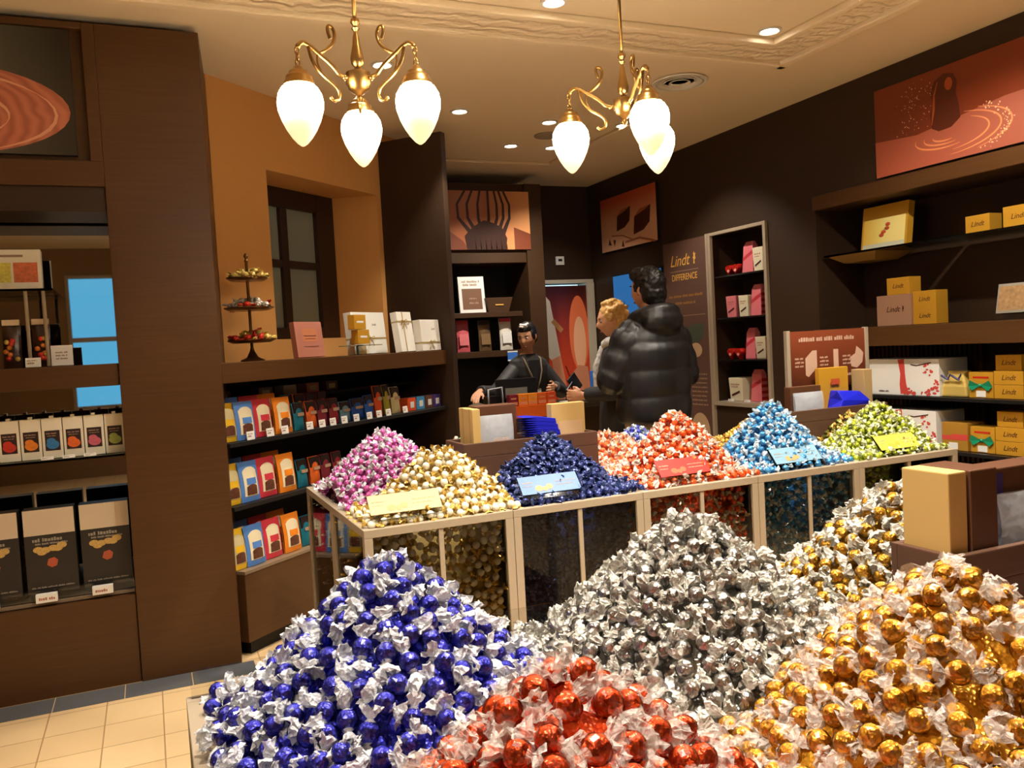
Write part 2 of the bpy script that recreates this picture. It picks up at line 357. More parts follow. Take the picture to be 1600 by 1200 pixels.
# splash picture, near right
pc = picture('wall_picture', 'print of a cocoa piece splashing into rippled chocolate over the gold box niche', 2.1, .525, (4.188, 2.86, 2.342), R90, grad_mat('print_deep_red', (112, 46, 22), (124, 50, 22), 'Z', 0, .5))
a = M(); a.poly([(-1.05, 0), (-1.05, .215), (-.75, .19), (-.2, .26), (.3, .27), (1.05, .26), (1.05, 0)], -.0012)
a.build('printed_pool', grad_mat('print_pool', (176, 88, 62), (150, 84, 66), 'X', -1, 0), pc)
a = M()
for k, (rx, rz, t0, t1) in enumerate(((.08, .024, -190, -50), (.14, .042, -195, -55), (.20, .062, -195, -60), (.27, .085, -80, 60), (.34, .11, -85, 70), (.40, .125, -60, 62))):
    pts = [(-.56+rx*cos(t), max(.008, .14+rz*sin(t))) for t in [radians(q) for q in range(t0, t1, 7)]]
    a.ribbon(pts, [.002+.008*sin(pi*i/(len(pts)-1)) for i in range(len(pts))], -.0018)
a.build('printed_ripple', mat('print_glow_ripple', (222, 136, 88), .4), pc)
a = M(); a.poly([(-.645, .20), (-.655, .28), (-.635, .33), (-.65, .40), (-.62, .46), (-.56, .485), (-.50, .47), (-.475, .42), (-.485, .36), (-.47, .30), (-.46, .22), (-.52, .18), (-.6, .175)], -.0016)
a.build('printed_cocoa_piece', mat('print_cocoa_piece', (84, 34, 18), .4), pc)
a = M(); a.ribbon([(-.645, .22), (-.63, .3), (-.625, .38), (-.6, .45)], [.004, .016, .012, .004], -.002); a.disc(-.53, .42, .025, .035, -.002)
a.build('printed_cocoa_shine', mat('print_cocoa_shine', (170, 78, 40), .4), pc)
a = M(); rn = random.Random(4)
for k in range(110):
    q = rn.random(); x = -.83+.16*q+rn.gauss(0, .035); z = .2+.3*q*rn.random()+rn.random()*.2; s_ = rn.uniform(.002, .006)
    if 0 < z < .5 and x > -1.0: a.rect(x, x+s_, z, z+s_, -.0022)
for k in range(60):
    t = rn.uniform(-.9, .9); a_ = .38+rn.gauss(0, .02); x = -.56+a_*cos(t); z = .135+.14*sin(t)+rn.gauss(0, .01); s_ = rn.uniform(.003, .008)
    a.rect(x, x+s_, max(.002, z), max(.002, z)+s_, -.0024)
a.build('printed_droplets', mat('print_droplets', (240, 196, 150), .4), pc)
# blue screen behind the customers, door poster, tall information board
tv = M().box(-.43, .43, 0, .04, 0, .56).build('wall_screen', BLACKP, loc=(4.178, 6.71, 1.5), rot=(0, 0, R90)); tag(tv, 'glowing blue screen on the dark wall behind the tall customer', 'screen')
m_, nt, b = new_mat('blue_screen_light'); b.inputs['Base Color'].default_value = (0, 0, 0, 1); b.inputs['Emission Color'].default_value = lin((44, 112, 176))+(1,); b.inputs['Emission Strength'].default_value = .45
M().rect(-.415, .415, .015, .545, -.001).build('display', m_, tv)
a = M(); a.ribbon([(-.3, .05), (-.26, .18), (-.29, .3)], .02, -.002); a.ribbon([(-.26, .18), (-.22, .3)], .016, -.002); a.ribbon([(-.24, .06), (-.2, .2), (-.15, .26)], .016, -.002)
a.build('display_motif', mat('screen_grey', (52, 92, 128), .5), tv)
po = M().box(-.24, .24, 0, .02, 0, 2.0).build('door_poster', BLACK, loc=(3.905, 7.59, .005), rot=(0, 0, 0)); tag(po, 'tall red poster of hands with melted chocolate in the doorway', 'poster')
M().rect(-.235, .235, .005, 1.995, -.001).build('print', grad_mat('poster_red', (214, 74, 44), (66, 20, 18), 'Z', 1.1, 1.95), po)
a = M(); a.disc(.12, 1.52, .11, .38, -.0016, n=30); a.build('printed_glow', mat('poster_orange', (236, 120, 74), .4), po)
a = M(); a.disc(.125, 1.42, .07, .27, -.0022, n=30); a.build('printed_glow_core', mat('poster_pale_orange', (246, 186, 146), .4), po)
a = M(); a.poly([(-.235, 1.9), (-.19, 1.85), (-.14, 1.55), (-.10, 1.3), (-.2, 1.26), (-.235, 1.3)], -.0026); a.build('printed_sleeve', mat('poster_sleeve', (212, 202, 186), .5), po)
a = M(); a.poly([(-.2, 1.27), (-.10, 1.31), (-.05, 1.0), (-.02, .7), (-.1, .6), (-.16, .9)], -.003); a.poly([(.0, 1.1), (.1, 1.2), (.2, 1.18), (.22, .95), (.08, .9)], -.003)
a.build('printed_hands', mat('poster_skin', (214, 142, 108), .5), po)
a = M(); a.ribbon([(-.17, 1.66), (-.10, 1.58), (-.07, 1.55)], .05, -.0034); a.build('printed_spatula', mat('poster_wood', (176, 122, 70), .5), po)
a = M()
for k in range(4): a.ribbon([(-.05+.05*k, 1.2-.1*k), (.04+.04*k, .95-.08*k), (.2, .92-.1*k)], .016, -.003)
a.build('printed_streaks', mat('poster_brown', (116, 34, 22), .4), po)

bd = M().box(-.30, .30, 0, .02, 0, 1.74).build('information_board', mat('board_brown', (98, 70, 58), .55), loc=(4.19, 5.97, .5), rot=(0, 0, R90)); tag(bd, 'tall brown information board with gold heading beside the gift case', 'sign')
GOLDT = mat('gold_lettering', (240, 184, 86), .45); PALET = mat('pale_lettering', (170, 138, 112), .5)
def script_logo(par, x, z, size, y, m, name='brand_lettering'):
    t = txt(par, name, 'Lindt', size, x-size*.1, z, y, m, shear=.32)
    a = M()   # small rampant emblem after the name
    s_ = size
    pts = [(1.15, -.3), (1.3, -.32), (1.27, -.1), (1.4, .0), (1.34, .16), (1.42, .32), (1.3, .3), (1.26, .44), (1.17, .32), (1.2, .14), (1.1, .06), (1.2, -.05)]
    a.poly([(x+(p[0]+.22)*s_, z+p[1]*s_) for p in pts], y-.0003); a.build('emblem', m, par)
script_logo(bd, -.05, 1.575, .135, -.0012, GOLDT)
M().rect(-.2, .2, 1.487, 1.492, -.001).build('rule', PALET, bd); txt(bd, 'heading', 'DIFFERENCE', .066, 0, 1.435, -.0012, GOLDT, sy=1.15)
a = M()
for z, w_ in ((1.28, .24), (1.22, .15)): a.dashes(-w_, w_, z, .022, -.001, rnd=random.Random(int(z*100)))
a.build('text_lines', mat('dull_gold_lettering', (160, 112, 56), .5), bd)
a = M(); a.rect(-.27, .27, 1.11, 1.114, -.001)
for k in range(7): a.dashes(-.24, -.03, .94-.04*k, .013, -.001, rnd=random.Random(k))
for k in range(8): a.dashes(.04, .26, .62-.036*k, .013, -.001, rnd=random.Random(k+20))
a.rect(-.24, -.04, .965, .97, -.001); a.disc(-.24, 1.0, .03, .03, -.0012)
a.dashes(-.2, 0, 1.0, .02, -.001)
a.build('small_print', PALET, bd)
a = M(); a.disc(.12, .82, .085, .06, -.0016); a.disc(.14, .14, .13, .16, -.0016); a.build('printed_nuts', mat('print_bean', (196, 160, 124), .5), bd)
a = M(); a.disc(.12, .96, .11, .08, -.0012); a.disc(.03, .93, .05, .05, -.0013); a.disc(.2, 1.0, .05, .04, -.0013); a.build('printed_leaves', mat('print_leaf', (70, 78, 62), .5), bd)
a = M(); a.disc(.14, .02, .12, .06, -.0018); a.ribbon([(.02, .1), (.13, .13), (.26, .1)], .02, -.0022); a.build('printed_bean_shade', mat('print_bean_brown', (150, 96, 58), .5), bd)
th = M().box(-.045, .045, 0, .02, 0, .085).build('thermostat', WHITE, loc=(3.86, 7.598, 2.215), bevel=.004); tag(th, 'small white thermostat on the dark wall above the doorway', 'thermostat')
M().rect(-.022, .022, .035, .06, -.001).build('display', BLACK, th)

# ------------------------------------------------------------------ generic goods
def carton(name, label, cat, w, d, h, loc, rz, m, group=None, tilt=0, bevel=.002):
    o = M().box(-w/2, w/2, -d/2, d/2, 0, h).build(name, m, bevel=bevel, loc=loc, rot=(tilt, 0, rz)); return tag(o, label, cat, group)
def front(o, name, rects, d, m, k=1):
    a = M()
    for r in rects: a.rect(r[0], r[1], r[2], r[3], -d/2-.0007*k)
    return a.build(name, m, o)
def price_tag(label, loc, rz, w=.05, h=.032, group=None, tilt=-.25):
    o = M().box(-w/2, w/2, -.0015, .0015, 0, h).build('price_tag', WHITE, loc=loc, rot=(tilt, 0, rz)); tag(o, label, 'price tag', group)
    a = M(); a.dashes(-w*.4, w*.3, h*.7, h*.12, -.0018, rnd=random.Random(3)); a.dashes(-w*.4, w*.1, h*.42, h*.2, -.0018, rnd=random.Random(5)); a.build('printed_text', mat('tag_ink', (150, 120, 104), .6), o)
    return o
_pm = {}
def pouch(label, w, h, d, loc, rz, main, panel, art, group=None, name='pouch', cat='bag of chocolates', tilt=.08):
    def surf(u, v):   # u -1..1, v 0..1
        b = (sin(pi*min(1, v*1.02))**.7 if 0 < v < .98 else 0)*.55+(1-v)*.45
        return (u*w/2*(1-.05*sin(pi*v)), -d/2*b*(1-.75*u*u), v*h)
    key = (name, round(w, 3), round(h, 3), main.name, panel.name if panel else '', art.name if art else '')
    if key not in _pm:
        a = M(); nu, nv = 8, 10
        fr = [[surf(-1+2*i/nu, j/nv) for i in range(nu+1)] for j in range(nv+1)]
        a.add([p for r in fr for p in r], [(j*(nu+1)+i, j*(nu+1)+i+1, (j+1)*(nu+1)+i+1, (j+1)*(nu+1)+i) for j in range(nv) for i in range(nu)])
        b = len(fr)*(nu+1)
        a.add([(p[0], -p[1]*.8+.002, p[2]) for r in fr for p in r], [(j*(nu+1)+i, (j+1)*(nu+1)+i, (j+1)*(nu+1)+i+1, j*(nu+1)+i+1) for j in range(nv) for i in range(nu)])
        def decal(poly, off):
            return [(lambda s_: (s_[0], s_[1]-off, s_[2]))(surf(u, v)) for u, v in poly]
        def grid(u0, u1, v0, v1, off, arch=0, n=8):
            g = M(); vs = []
            for j in range(n+1):
                for i in range(n+1):
                    u = u0+(u1-u0)*i/n; v = v0+(v1-v0)*j/n
                    if arch: 
                        e = abs(2*i/n-1); v = v0+(v1-v0)*j/n*(1-arch*e**2.5)
                    s_ = surf(u, v); vs.append((s_[0], s_[1]-off, s_[2]))
            return g.add(vs, [(j*(n+1)+i, j*(n+1)+i+1, (j+1)*(n+1)+i+1, (j+1)*(n+1)+i) for j in range(n) for i in range(n)])
        meshes = [a.mesh(name, main, smooth=True)]
        if panel: meshes.append(('label_panel', grid(-.72, .72, .14, .86, .0015, .14).mesh('label_panel', panel, True)))
        if art:
            meshes.append(('colour_band', grid(-.5, .5, .42, .58, .0028).mesh('colour_band', main, True)))
            meshes.append(('printed_chocolates', grid(-.55, .5, .16, .42, .003, .2).mesh('printed_chocolates', art, True)))
        _pm[key] = meshes
    ms = _pm[key]
    o = OBJ.new(name, ms[0]); C.objects.link(o); o.location = loc; o.rotation_euler = (tilt*-1, 0, rz); tag(o, label, cat, group)
    for nm, me in ms[1:]:
        c = OBJ.new(nm, me); C.objects.link(c); c.parent = o
    return o
YEL = mat('yellow_pack', (232, 184, 40), .38); BLU = mat('blue_pack', (84, 130, 196), .38); RED = mat('raspberry_pack', (206, 58, 70), .38); ORA = mat('orange_pack', (228, 130, 34), .38)
TEA = mat('teal_pack', (22, 104, 120), .38); MAR = mat('maroon_pack', (116, 32, 44), .38); BURN = mat('burnt_orange_pack', (206, 92, 32), .38); DBL = mat('deep_blue_pack', (32, 72, 140), .38); PUR = mat('purple_pack', (70, 52, 120), .38); CRM = mat('cream_pack', (206, 190, 140), .4)
CHOC = mat('printed_chocolate', (96, 56, 40), .4, vary=.8, bscale=70)

# ------------------------------------------------------------------ left display niche
mr = M().box(-1.5, -.118, 4.60, 4.615, .42, 2.245).build('wall_mirror', mat('mirror_silver', (214, 214, 210), .015, metal=1)); tag(mr, 'tall mirror backing the display niche and catching the shop window', 'mirror')
struct(M().box(-1.5, -.117, 4.215, 4.598, 1.362, 1.462).build('trim_16', WOOD, bevel=.004))
struct(M().box(-1.5, -.117, 4.215, 4.55, 2.14, 2.25).build('trim_17', WOOD_D, bevel=.004))
gs = M().box(-1.5, -.119, 4.24, 4.58, 1.04, 1.05).build('glass_shelf', GLASS); tag(gs, 'glass shelf under the row of fruit bar boxes by the mirror', 'shelf')
gs = M().box(-1.5, -.36, 4.27, 4.58, 1.80, 1.81).build('glass_shelf', GLASS); tag(gs, 'high glass shelf carrying the two-window gift tray by the mirror', 'shelf')
b = M()
b.tube([(-.47, 4.3, 1.465), (-.47, 4.3, 1.80)], .008); b.build('post', TAUPE, gs)
M().tube([(-.40, 4.3, 1.465), (-.40, 4.3, 1.80)], .008).build('post', TAUPE, gs)
# two-window gift tray
WBOX = mat('off_white_box', (238, 228, 206), .5)
o = carton('gift_box', 'white gift tray with windows of yellow and orange sweets on the high glass shelf', 'box', .34, .06, .18, (-.575, 4.38, 1.812), 0, WBOX, tilt=-.1)
front(o, 'window', [(-.15, -.06, .03, .12)], .06, mat('plum_contents', (120, 60, 60), .4, vary=.6, bscale=60)); front(o, 'window', [(-.045, .05, .03, .12)], .06, mat('yellow_contents', (226, 200, 90), .35, vary=.5, bscale=60)); front(o, 'window', [(.06, .155, .03, .12)], .06, mat('orange_contents', (206, 110, 70), .35, vary=.5, bscale=60))
front(o, 'printed_text', [(-.1, .1, .145, .155)], .06, mat('tag_ink', (150, 120, 104), .6))
# clear bags of dark chocolates
for x, lb in ((-.54, 'clear bag of dark chocolates with red sweets, farther from the pillar'), (-.425, 'clear bag of dark chocolates with orange sweets, beside the white note card')):
    o = pouch(lb, .075, .20, .05, (x, 4.33, 1.464), 0, mat('dark_window_bag', (60, 36, 24), .25, vary=.9, bscale=55), None, None)
    rn = random.Random(int(x*1000))
    for k in range(9):
        a = M().ball((rn.uniform(-.025, .025), -.03, rn.uniform(.03, .16)), (.011, .008, .011), 8)
        a.build('sweet', mat(*(('sweet_red', (206, 52, 36), .35) if rn.random() < .35 else ('sweet_orange', (206, 120, 40), .35) if rn.random() < .6 else ('sweet_gold', (206, 176, 90), .35))), o, smooth=True)
    M().box(-.034, .034, -.012, .008, .19, .215).build('folded_top', mat('bag_header', (222, 200, 170), .4), o)
o = carton('note_card', 'white printed note card standing on the wooden shelf by the mirror', 'card', .088, .012, .092, (-.345, 4.30, 1.464), 0, WHITE, tilt=-.12); a = M(); [a.dashes(-.025, .025, .06-.014*k, .007, -.0072, rnd=random.Random(k)) for k in range(3)]; a.build('printed_text', mat('tag_ink', (150, 120, 104), .6), o)
price_tag('small price tag on the wooden shelf before the orange-sweet bag', (-.455, 4.245, 1.464), 0, .06, .042)
# row of fruit bar boxes
fruit = [('plum', (150, 40, 60)), ('red berry', (196, 56, 40)), ('orange slice', (226, 130, 40)), ('blue berry', (56, 120, 176)), ('amber fruit', (222, 104, 44)), ('pink fruit', (196, 96, 116)), ('green fruit', (164, 176, 92))]
ord_ = ['seventh', 'sixth', 'fifth', 'fourth', 'third', 'second', 'first']
for k, (nm, c) in enumerate(fruit):
    x = -.155-.0845*(6-k)
    o = carton('bar_box', 'white box with %s picture, %s from the pillar on the glass shelf' % (nm, ord_[k]), 'box', .081, .05, .18, (x, 4.32, 1.052), 0, WBOX, 'fruit bar boxes on the glass shelf')
    front(o, 'label_panel', [(-.03, .03, .035, .125)], .05, mat('panel_dark', (52, 34, 32), .4))
    a = M(); a.disc(0, .062, .026, .02, -.0265); a.disc(-.006, .078, .018, .014, -.0267); a.build('printed_fruit', mat('fruit_'+nm.replace(' ', '_'), c, .4, vary=.3, bscale=90), o)
    a = M(); a.dashes(-.024, .024, .112, .006, -.0266, rnd=random.Random(k)); a.dashes(-.02, .02, .101, .004, -.0266, rnd=random.Random(k+9)); a.build('printed_text', PALET, o)
    M().box(-.008, .008, -.02, .02, .18, .19).build('hanging_tab', WBOX, o)
for k, x in enumerate((-.43, -.345, -.26)):
    price_tag('slim price strip on the glass shelf edge below the %s box' % ('orange slice', 'blue berry', 'amber fruit')[k], (x, 4.245, 1.052), 0, .05, .014)
# stack of gold tins
TIN = mat('old_gold_tin', (170, 124, 44), .3, metal=.6)
for k in range(9):
    o = M().lathe([(.055, 0), (.058, .004), (.058, .02), (.055, .024)], 20).build('gold_tin', TIN, loc=(-.62, 4.40, .852+.0245*k-.43+.0), smooth=2)
    tag(o, 'flat round gold tin in the stack under the glass shelf', 'tin', 'stacked gold tins')
# big black and white cartons
DK = mat('charcoal_box', (44, 38, 34), .4)
cl = ['tall white-topped black carton next to the brown pillar', 'tall white-topped black carton in the middle of its row', 'tall white-topped black carton third from the brown pillar', 'tall white-topped black carton fourth from the brown pillar']
for k in range(4):
    x = -.225-.224*k
    o = carton('chocolate_carton', cl[k], 'box', .205, .09, .38, (x, 4.33, .45), 0, DK, 'tall cartons on the niche floor')
    front(o, 'lid_panel', [(-.101, .101, .265, .379)], .09, mat('champagne_card', (206, 186, 158), .4))
    a = M()
    for i, (dx, dz) in enumerate(((-.05, .0), (-.02, -.004), (.01, .002), (.045, .012), (-.035, -.012), (.028, .0))): a.disc(dx, .2+dz, .02, .014, -.0462-.0003*i)
    a.build('printed_balls', mat('print_gold_ball', (196, 160, 90), .4, vary=.4, bscale=120), o)
    a = M(); a.poly([(-.02, .128), (-.012, .155), (.012, .16), (.026, .146), (.02, .122), (0, .115)], -.0462); a.build('printed_square', mat('print_copper', (176, 84, 56), .4), o)
    a = M(); a.dashes(-.07, .07, .243, .016, -.046, rnd=random.Random(2)); a.dashes(-.06, .07, .225, .008, -.046, rnd=random.Random(3)); a.build('printed_heading', mat('print_silver_text', (150, 140, 124), .5), o); a = M(); a.dashes(-.085, .09, .03, .007, -.046, rnd=random.Random(4)); a.build('printed_text', mat('print_silver_text', (150, 140, 124), .5), o)
    tagl = ['next to the brown pillar', 'in the middle of its row', 'third from the brown pillar', 'fourth from the brown pillar'][k]
    o = carton('price_holder', 'white price holder before the tall black carton '+tagl, 'price tag', .085, .03, .038, (x-.025, 4.235, .425), 0, WHITE, 'price holders before the tall cartons')
    a = M(); a.dashes(-.03, .035, .018, .012, -.0158, rnd=random.Random(k)); a.build('printed_text', mat('tag_red_ink', (176, 110, 90), .6), o)
dl = M().box(-1.5, -.119, 4.24, 4.59, .41, .423).build('niche_shelf', mat('pale_shelf_edge', (128, 108, 84), .4)); tag(dl, 'low shelf with a pale edge beneath the tall cartons', 'shelf')
rl = M().box(-1.5, -.119, 4.262, 4.268, .424, .47).build('acrylic_rail', ACRYL); tag(rl, 'clear guard strip along the front of the tall cartons', 'guard')

# ------------------------------------------------------------------ oblique wall shelving
Tm = LT()
su = thing('shelf_unit', 'brown shelf unit of bagged chocolates under the window ledge', 'shelving'); su.matrix_world = Tm
M().box(-.50, 1.595, -.47, -.004, 1.338, 1.435).build('top_board', WOOD, su, bevel=.004)
M().box(-.47, 1.59, -.46, -.01, 1.028, 1.048).build('shelf_board', BLACK, su)
M().box(-.47, 1.59, -.46, -.01, .72, .74).build('shelf_board', BLACK, su)
M().box(-.38, 1.59, -.22, -.01, 1.215, 1.23).build('shelf_board', BLACK, su)
M().box(-.44, 1.59, -.465, -.01, .07, .405).build('base_cabinet', WOOD, su, bevel=.003)
M().box(-.44, 1.59, -.468, -.01, .405, .42).build('base_top', mat('pale_shelf_edge', (128, 108, 84), .4), su)
M().box(-.40, 1.59, -.435, -.02, 0, .07).build('plinth', BLACK, su)
M().box(-.40, 1.59, -.02, -.005, .42, 1.335).build('back_panel', BLACK, su)
lv = [('top', 1.05), ('middle', .742), ('lowest', .422)]
cols = [('yellow', YEL), ('blue', BLU), ('raspberry red', RED), ('orange', ORA)]
for ln, z in lv:
    for k, (cn, m_) in enumerate(cols):
        s_ = (-.42, -.315, -.175, -.04)[k] + (.01 if ln == 'lowest' else 0)
        o = pouch('%s stand-up pouch with cream label on the %s shelf, facing the aisle' % (cn, ln), .132 if k else .12, .19 if ln == 'top' else .2, .06, L(s_, .405+.012*(k % 2), z), RL, m_, CREAM if k else CRM, CHOC, cn+' pouches under the window ledge')
        # second pouch of each colour standing behind
        if k: pouch('%s pouch peeking over the front one on the %s shelf' % (cn, ln), .132, .21, .05, L(s_+.01, .315, z), RL, m_, CREAM, CHOC, cn+' pouches under the window ledge')
small = [('teal', TEA, .10), ('burnt orange', BURN, .205), ('maroon', MAR, .30), ('dark red', mat('dark_red_pack', (128, 28, 34), .4), .405)]
BAGTOP = mat('dark_bag_top', (40, 28, 28), .35)
def small_bag(label, w, h, loc, m, group=None):
    o = pouch(label, w, h, .06, loc, RL, m, None, None, group, name='gift_bag', cat='bag of chocolates')
    M().box(-w*.44, w*.44, -.014, .01, h*.60, h*.98).build('bag_top', BAGTOP, o, bevel=.004)
    M().rect(-w*.3, w*.3, h*.50, h*.62, -.026).build('printed_text', PALET, o)
    return o
for ln, z in lv[:2]:
    for k, (cn, m_, s_) in enumerate(small):
        small_bag('small %s gift bag with dark top on the %s shelf' % (cn, ln), .085, .15, L(s_, .40, z), m_)
        if ln == 'top': small_bag('small %s gift bag in the second row on the top shelf' % cn, .085, .19, L(s_+.03, .30, z), m_)
for k in range(2): small_bag('small %s gift bag at the end of the lowest shelf' % small[k][0], .085, .16, L(.10+.1*k, .40, .422), small[k][1])
more = [('slate blue', mat('slate_pack', (96, 130, 146), .4), .52, .1, .12), ('deep blue', DBL, .64, .12, .13), ('royal blue', mat('royal_pack', (34, 84, 166), .4), .76, .09, .14), ('bright orange', mat('bright_orange_pack', (222, 86, 36), .4), .86, .08, .19), ('lime', mat('lime_pack', (160, 150, 40), .4), .95, .06, .19), ('cream', CRM, 1.05, .1, .17)]
for cn, m_, s_, w_, h_ in more: small_bag('%s gift bag towards the dark fin on the top shelf' % cn, w_, h_, L(s_, .39, 1.05), m_)
for cn, m_, s_ in (('orange', mat('bright_orange_pack', (222, 86, 36), .4), 1.20), ('sky blue', mat('sky_pack', (70, 146, 196), .4), 1.31), ('brown', mat('brown_pack', (96, 60, 44), .4), 1.42), ('purple', PUR, 1.52)):
    o = carton('sweet_box', 'small %s box near the dark fin on the top shelf' % cn, 'box', .095, .08, .085, L(s_, .38, 1.05), RL, m_)
    front(o, 'label_panel', [(-.02, .025, .02, .06)], .08, WHITE)
for k, (s_, nm) in enumerate(((-.34, 'blue pouch'), (-.2, 'red pouch'), (-.09, 'orange pouch'), (.11, 'teal bag'), (.215, 'burnt orange bag'), (.31, 'maroon bag'), (.415, 'dark red bag'), (.53, 'slate blue bag'), (.66, 'deep blue bag'), (.76, 'royal blue bag'), (.86, 'bright orange bag'), (1.05, 'cream bag'))):
    price_tag('white price tag on the top shelf before the '+nm, L(s_+.02, .452, 1.05), RL, .052, .042, 'price tags under the window ledge', tilt=-.1)
for k, (s_, cn, m_) in enumerate(((-.22, 'rust', mat('rust_pack', (160, 74, 48), .4)), (.1, 'taupe', mat('taupe_pack', (120, 100, 84), .4)), (.3, 'ivory', mat('ivory_pack', (206, 190, 160), .4)), (.5, 'peach', mat('peach_pack', (206, 140, 104), .4)), (.68, 'walnut', mat('walnut_pack', (110, 84, 60), .4)))):
    o = carton('sweet_box', 'small %s box on the shallow rear shelf under the ledge' % cn, 'box', .11, .07, .055, L(s_, .15, 1.232), RL, m_); front(o, 'label_panel', [(-.03, .03, .012, .04)], .07, CRM)

# ---- on the ledge
st = thing('cake_stand', 'three-tier brass stand of foil sweets on the window ledge', 'stand', L(-.075, .27, 1.436))
ST = mat('bronze_stand', (120, 84, 44), .3, metal=.9)
M().lathe([(.06, 0), (.062, .006), (.03, .02), (.014, .05), (.008, .07), (.008, .52), (.012, .525), (.007, .535), (.013, .55), (.006, .565)], 20).build('pole', ST, st, smooth=2)
tiers = [(.10, .122), (.27, .128), (.425, .105)]
for z, r in tiers: M().lathe([(.008, z-.004), (r*.8, z-.004), (r, z+.008), (r, z+.012), (r*.8, z+.002), (.008, z+.002)], 28).build('tier', ST, st, smooth=2)
FG = [foil('sweet_gold_foil', (244, 214, 120), .5, .25), foil('sweet_silver_foil', (236, 230, 214), .5, .25), foil('sweet_red_foil', (206, 56, 34), .6, .3)]
a = M()
def bow(a, r, L_, m0=0, m1=0, n=10):
    a.ball((0, 0, 0), (r*1.25, r, r), 10, m0)
    for sg in (-1, 1):
        a.loft([[(sg*r*1.15, .3*r*cos(2*pi*k/n), .3*r*sin(2*pi*k/n)) for k in range(n)], [(sg*(L_*(.9+.12*(k % 2))), 1.0*r*cos(2*pi*k/n), .45*r*sin(2*pi*k/n)) for k in range(n)]], m1, cap=False)
    return a
sw = [bow(M(), .018, .046).mesh('foil_sweet', f, True) for f in FG]
rn = random.Random(3); tn = ['bottom', 'middle', 'top']; cn = ['gold', 'silver', 'red']
for ti, (z, r) in enumerate(tiers):
    for k in range(13):
        a_ = 2*pi*k/9+rn.random()*.3; rr = r*(.72 if k < 9 else .36); c = (0 if ti != 1 else 1) if rn.random() < .8 else (2 if ti < 2 else 0)
        o = OBJ.new('foil_sweet', sw[c]); C.objects.link(o); o.location = Vector(st.location)+Vector((rr*cos(a_), rr*sin(a_), z+.022+(.026 if k >= 9 else 0)))
        o.rotation_euler = (rn.uniform(-.4, .4), rn.uniform(-.5, .5), rn.uniform(0, 6)); tag(o, '%s foil sweet on the %s tier of the brass stand' % (cn[c], tn[ti]), 'sweet', '%s sweets on the %s tier' % (cn[c], tn[ti]))
o = carton('gift_box', 'flat rose pink gift box leaning upright on the ledge before the window', 'box', .24, .035, .205, L(.40, .26, 1.438), RL, mat('rose_box', (196, 128, 108), .45), tilt=-.1)
front(o, 'label_panel', [(-.06, .07, .09, .165)], .035, mat('rose_label', (212, 134, 96), .4)); front(o, 'printed_text', [(-.05, .06, .12, .126), (-.04, .05, .105, .109), (-.06, .07, .06, .063)], .035, mat('rose_ink', (140, 80, 70), .5), 2)
WG = mat('ivory_gift_wrap', (240, 236, 224), .5); RIB = mat('gold_ribbon', (190, 164, 104), .35, metal=.3)
def ribboned(label, w, d, h, loc, tilt, zr, cross=None):
    o = carton('gift_box', label, 'box', w, d, h, loc, RL, WG, tilt=tilt)
    a = M(); a.box(-w/2-.001, w/2+.001, -d/2-.0015, d/2+.0015, zr-.005, zr+.005)
    if cross is not None: a.box(cross-.005, cross+.005, -d/2-.0015, d/2+.0015, -.001+.002, h+.001)
    a.build('ribbon', RIB, o)
    c = (cross or 0); b = M()
    for sx in (-1, 1):
        b.tube([(c, -d/2-.004, zr), (c+sx*.022, -d/2-.014, zr+.014), (c+sx*.034, -d/2-.012, zr+.006), (c+sx*.018, -d/2-.008, zr-.002), (c, -d/2-.004, zr)], .0028, 6)
        b.tube([(c, -d/2-.004, zr), (c+sx*.02, -d/2-.006, zr-.03), (c+sx*.026, -d/2-.006, zr-.05)], .0024, 6)
    b.build('bow', RIB, o, smooth=True)
    txt(o, 'brand_lettering', 'Lindt', .022, w*.15, h*.7, -d/2-.001, mat('tag_ink', (150, 120, 104), .6), shear=.3)
    return o
ribboned('large ivory gift box standing behind the two gold cartons on the ledge', .36, .06, .27, L(1.06, .20, 1.437), -.08, .10)
for k, z in enumerate((1.5, 1.592)):
    o = carton('gold_carton', 'small gold carton, %s of the pair before the large ivory box' % ('lower' if k == 0 else 'upper'), 'box', .12, .05, .09, L(.86+.0*k-(.03 if k else 0), .29, z+.002), RL, GOLDP)
    front(o, 'printed_text', [(-.035, .035, .04, .052)], .05, WHITE)
o = M().box(-.16, .16, -.05, .05, .054, .060).box(-.012, .012, -.03, .03, 0, .054).build('riser', clear('riser_acrylic', (225, 215, 190), .05), loc=L(.86, .29, 1.437), rot=(0, 0, RL)); tag(o, 'small clear riser under the gold cartons on the ledge', 'stand')
ribboned('narrow ivory gift box with a gold cross ribbon, leaning on the ledge', .17, .05, .265, L(1.245, .37, 1.437), -.12, .20, -.02)
ribboned('square ivory gift box with a low gold ribbon beside the dark fin', .24, .06, .21, L(1.462, .41, 1.437), -.06, .055)

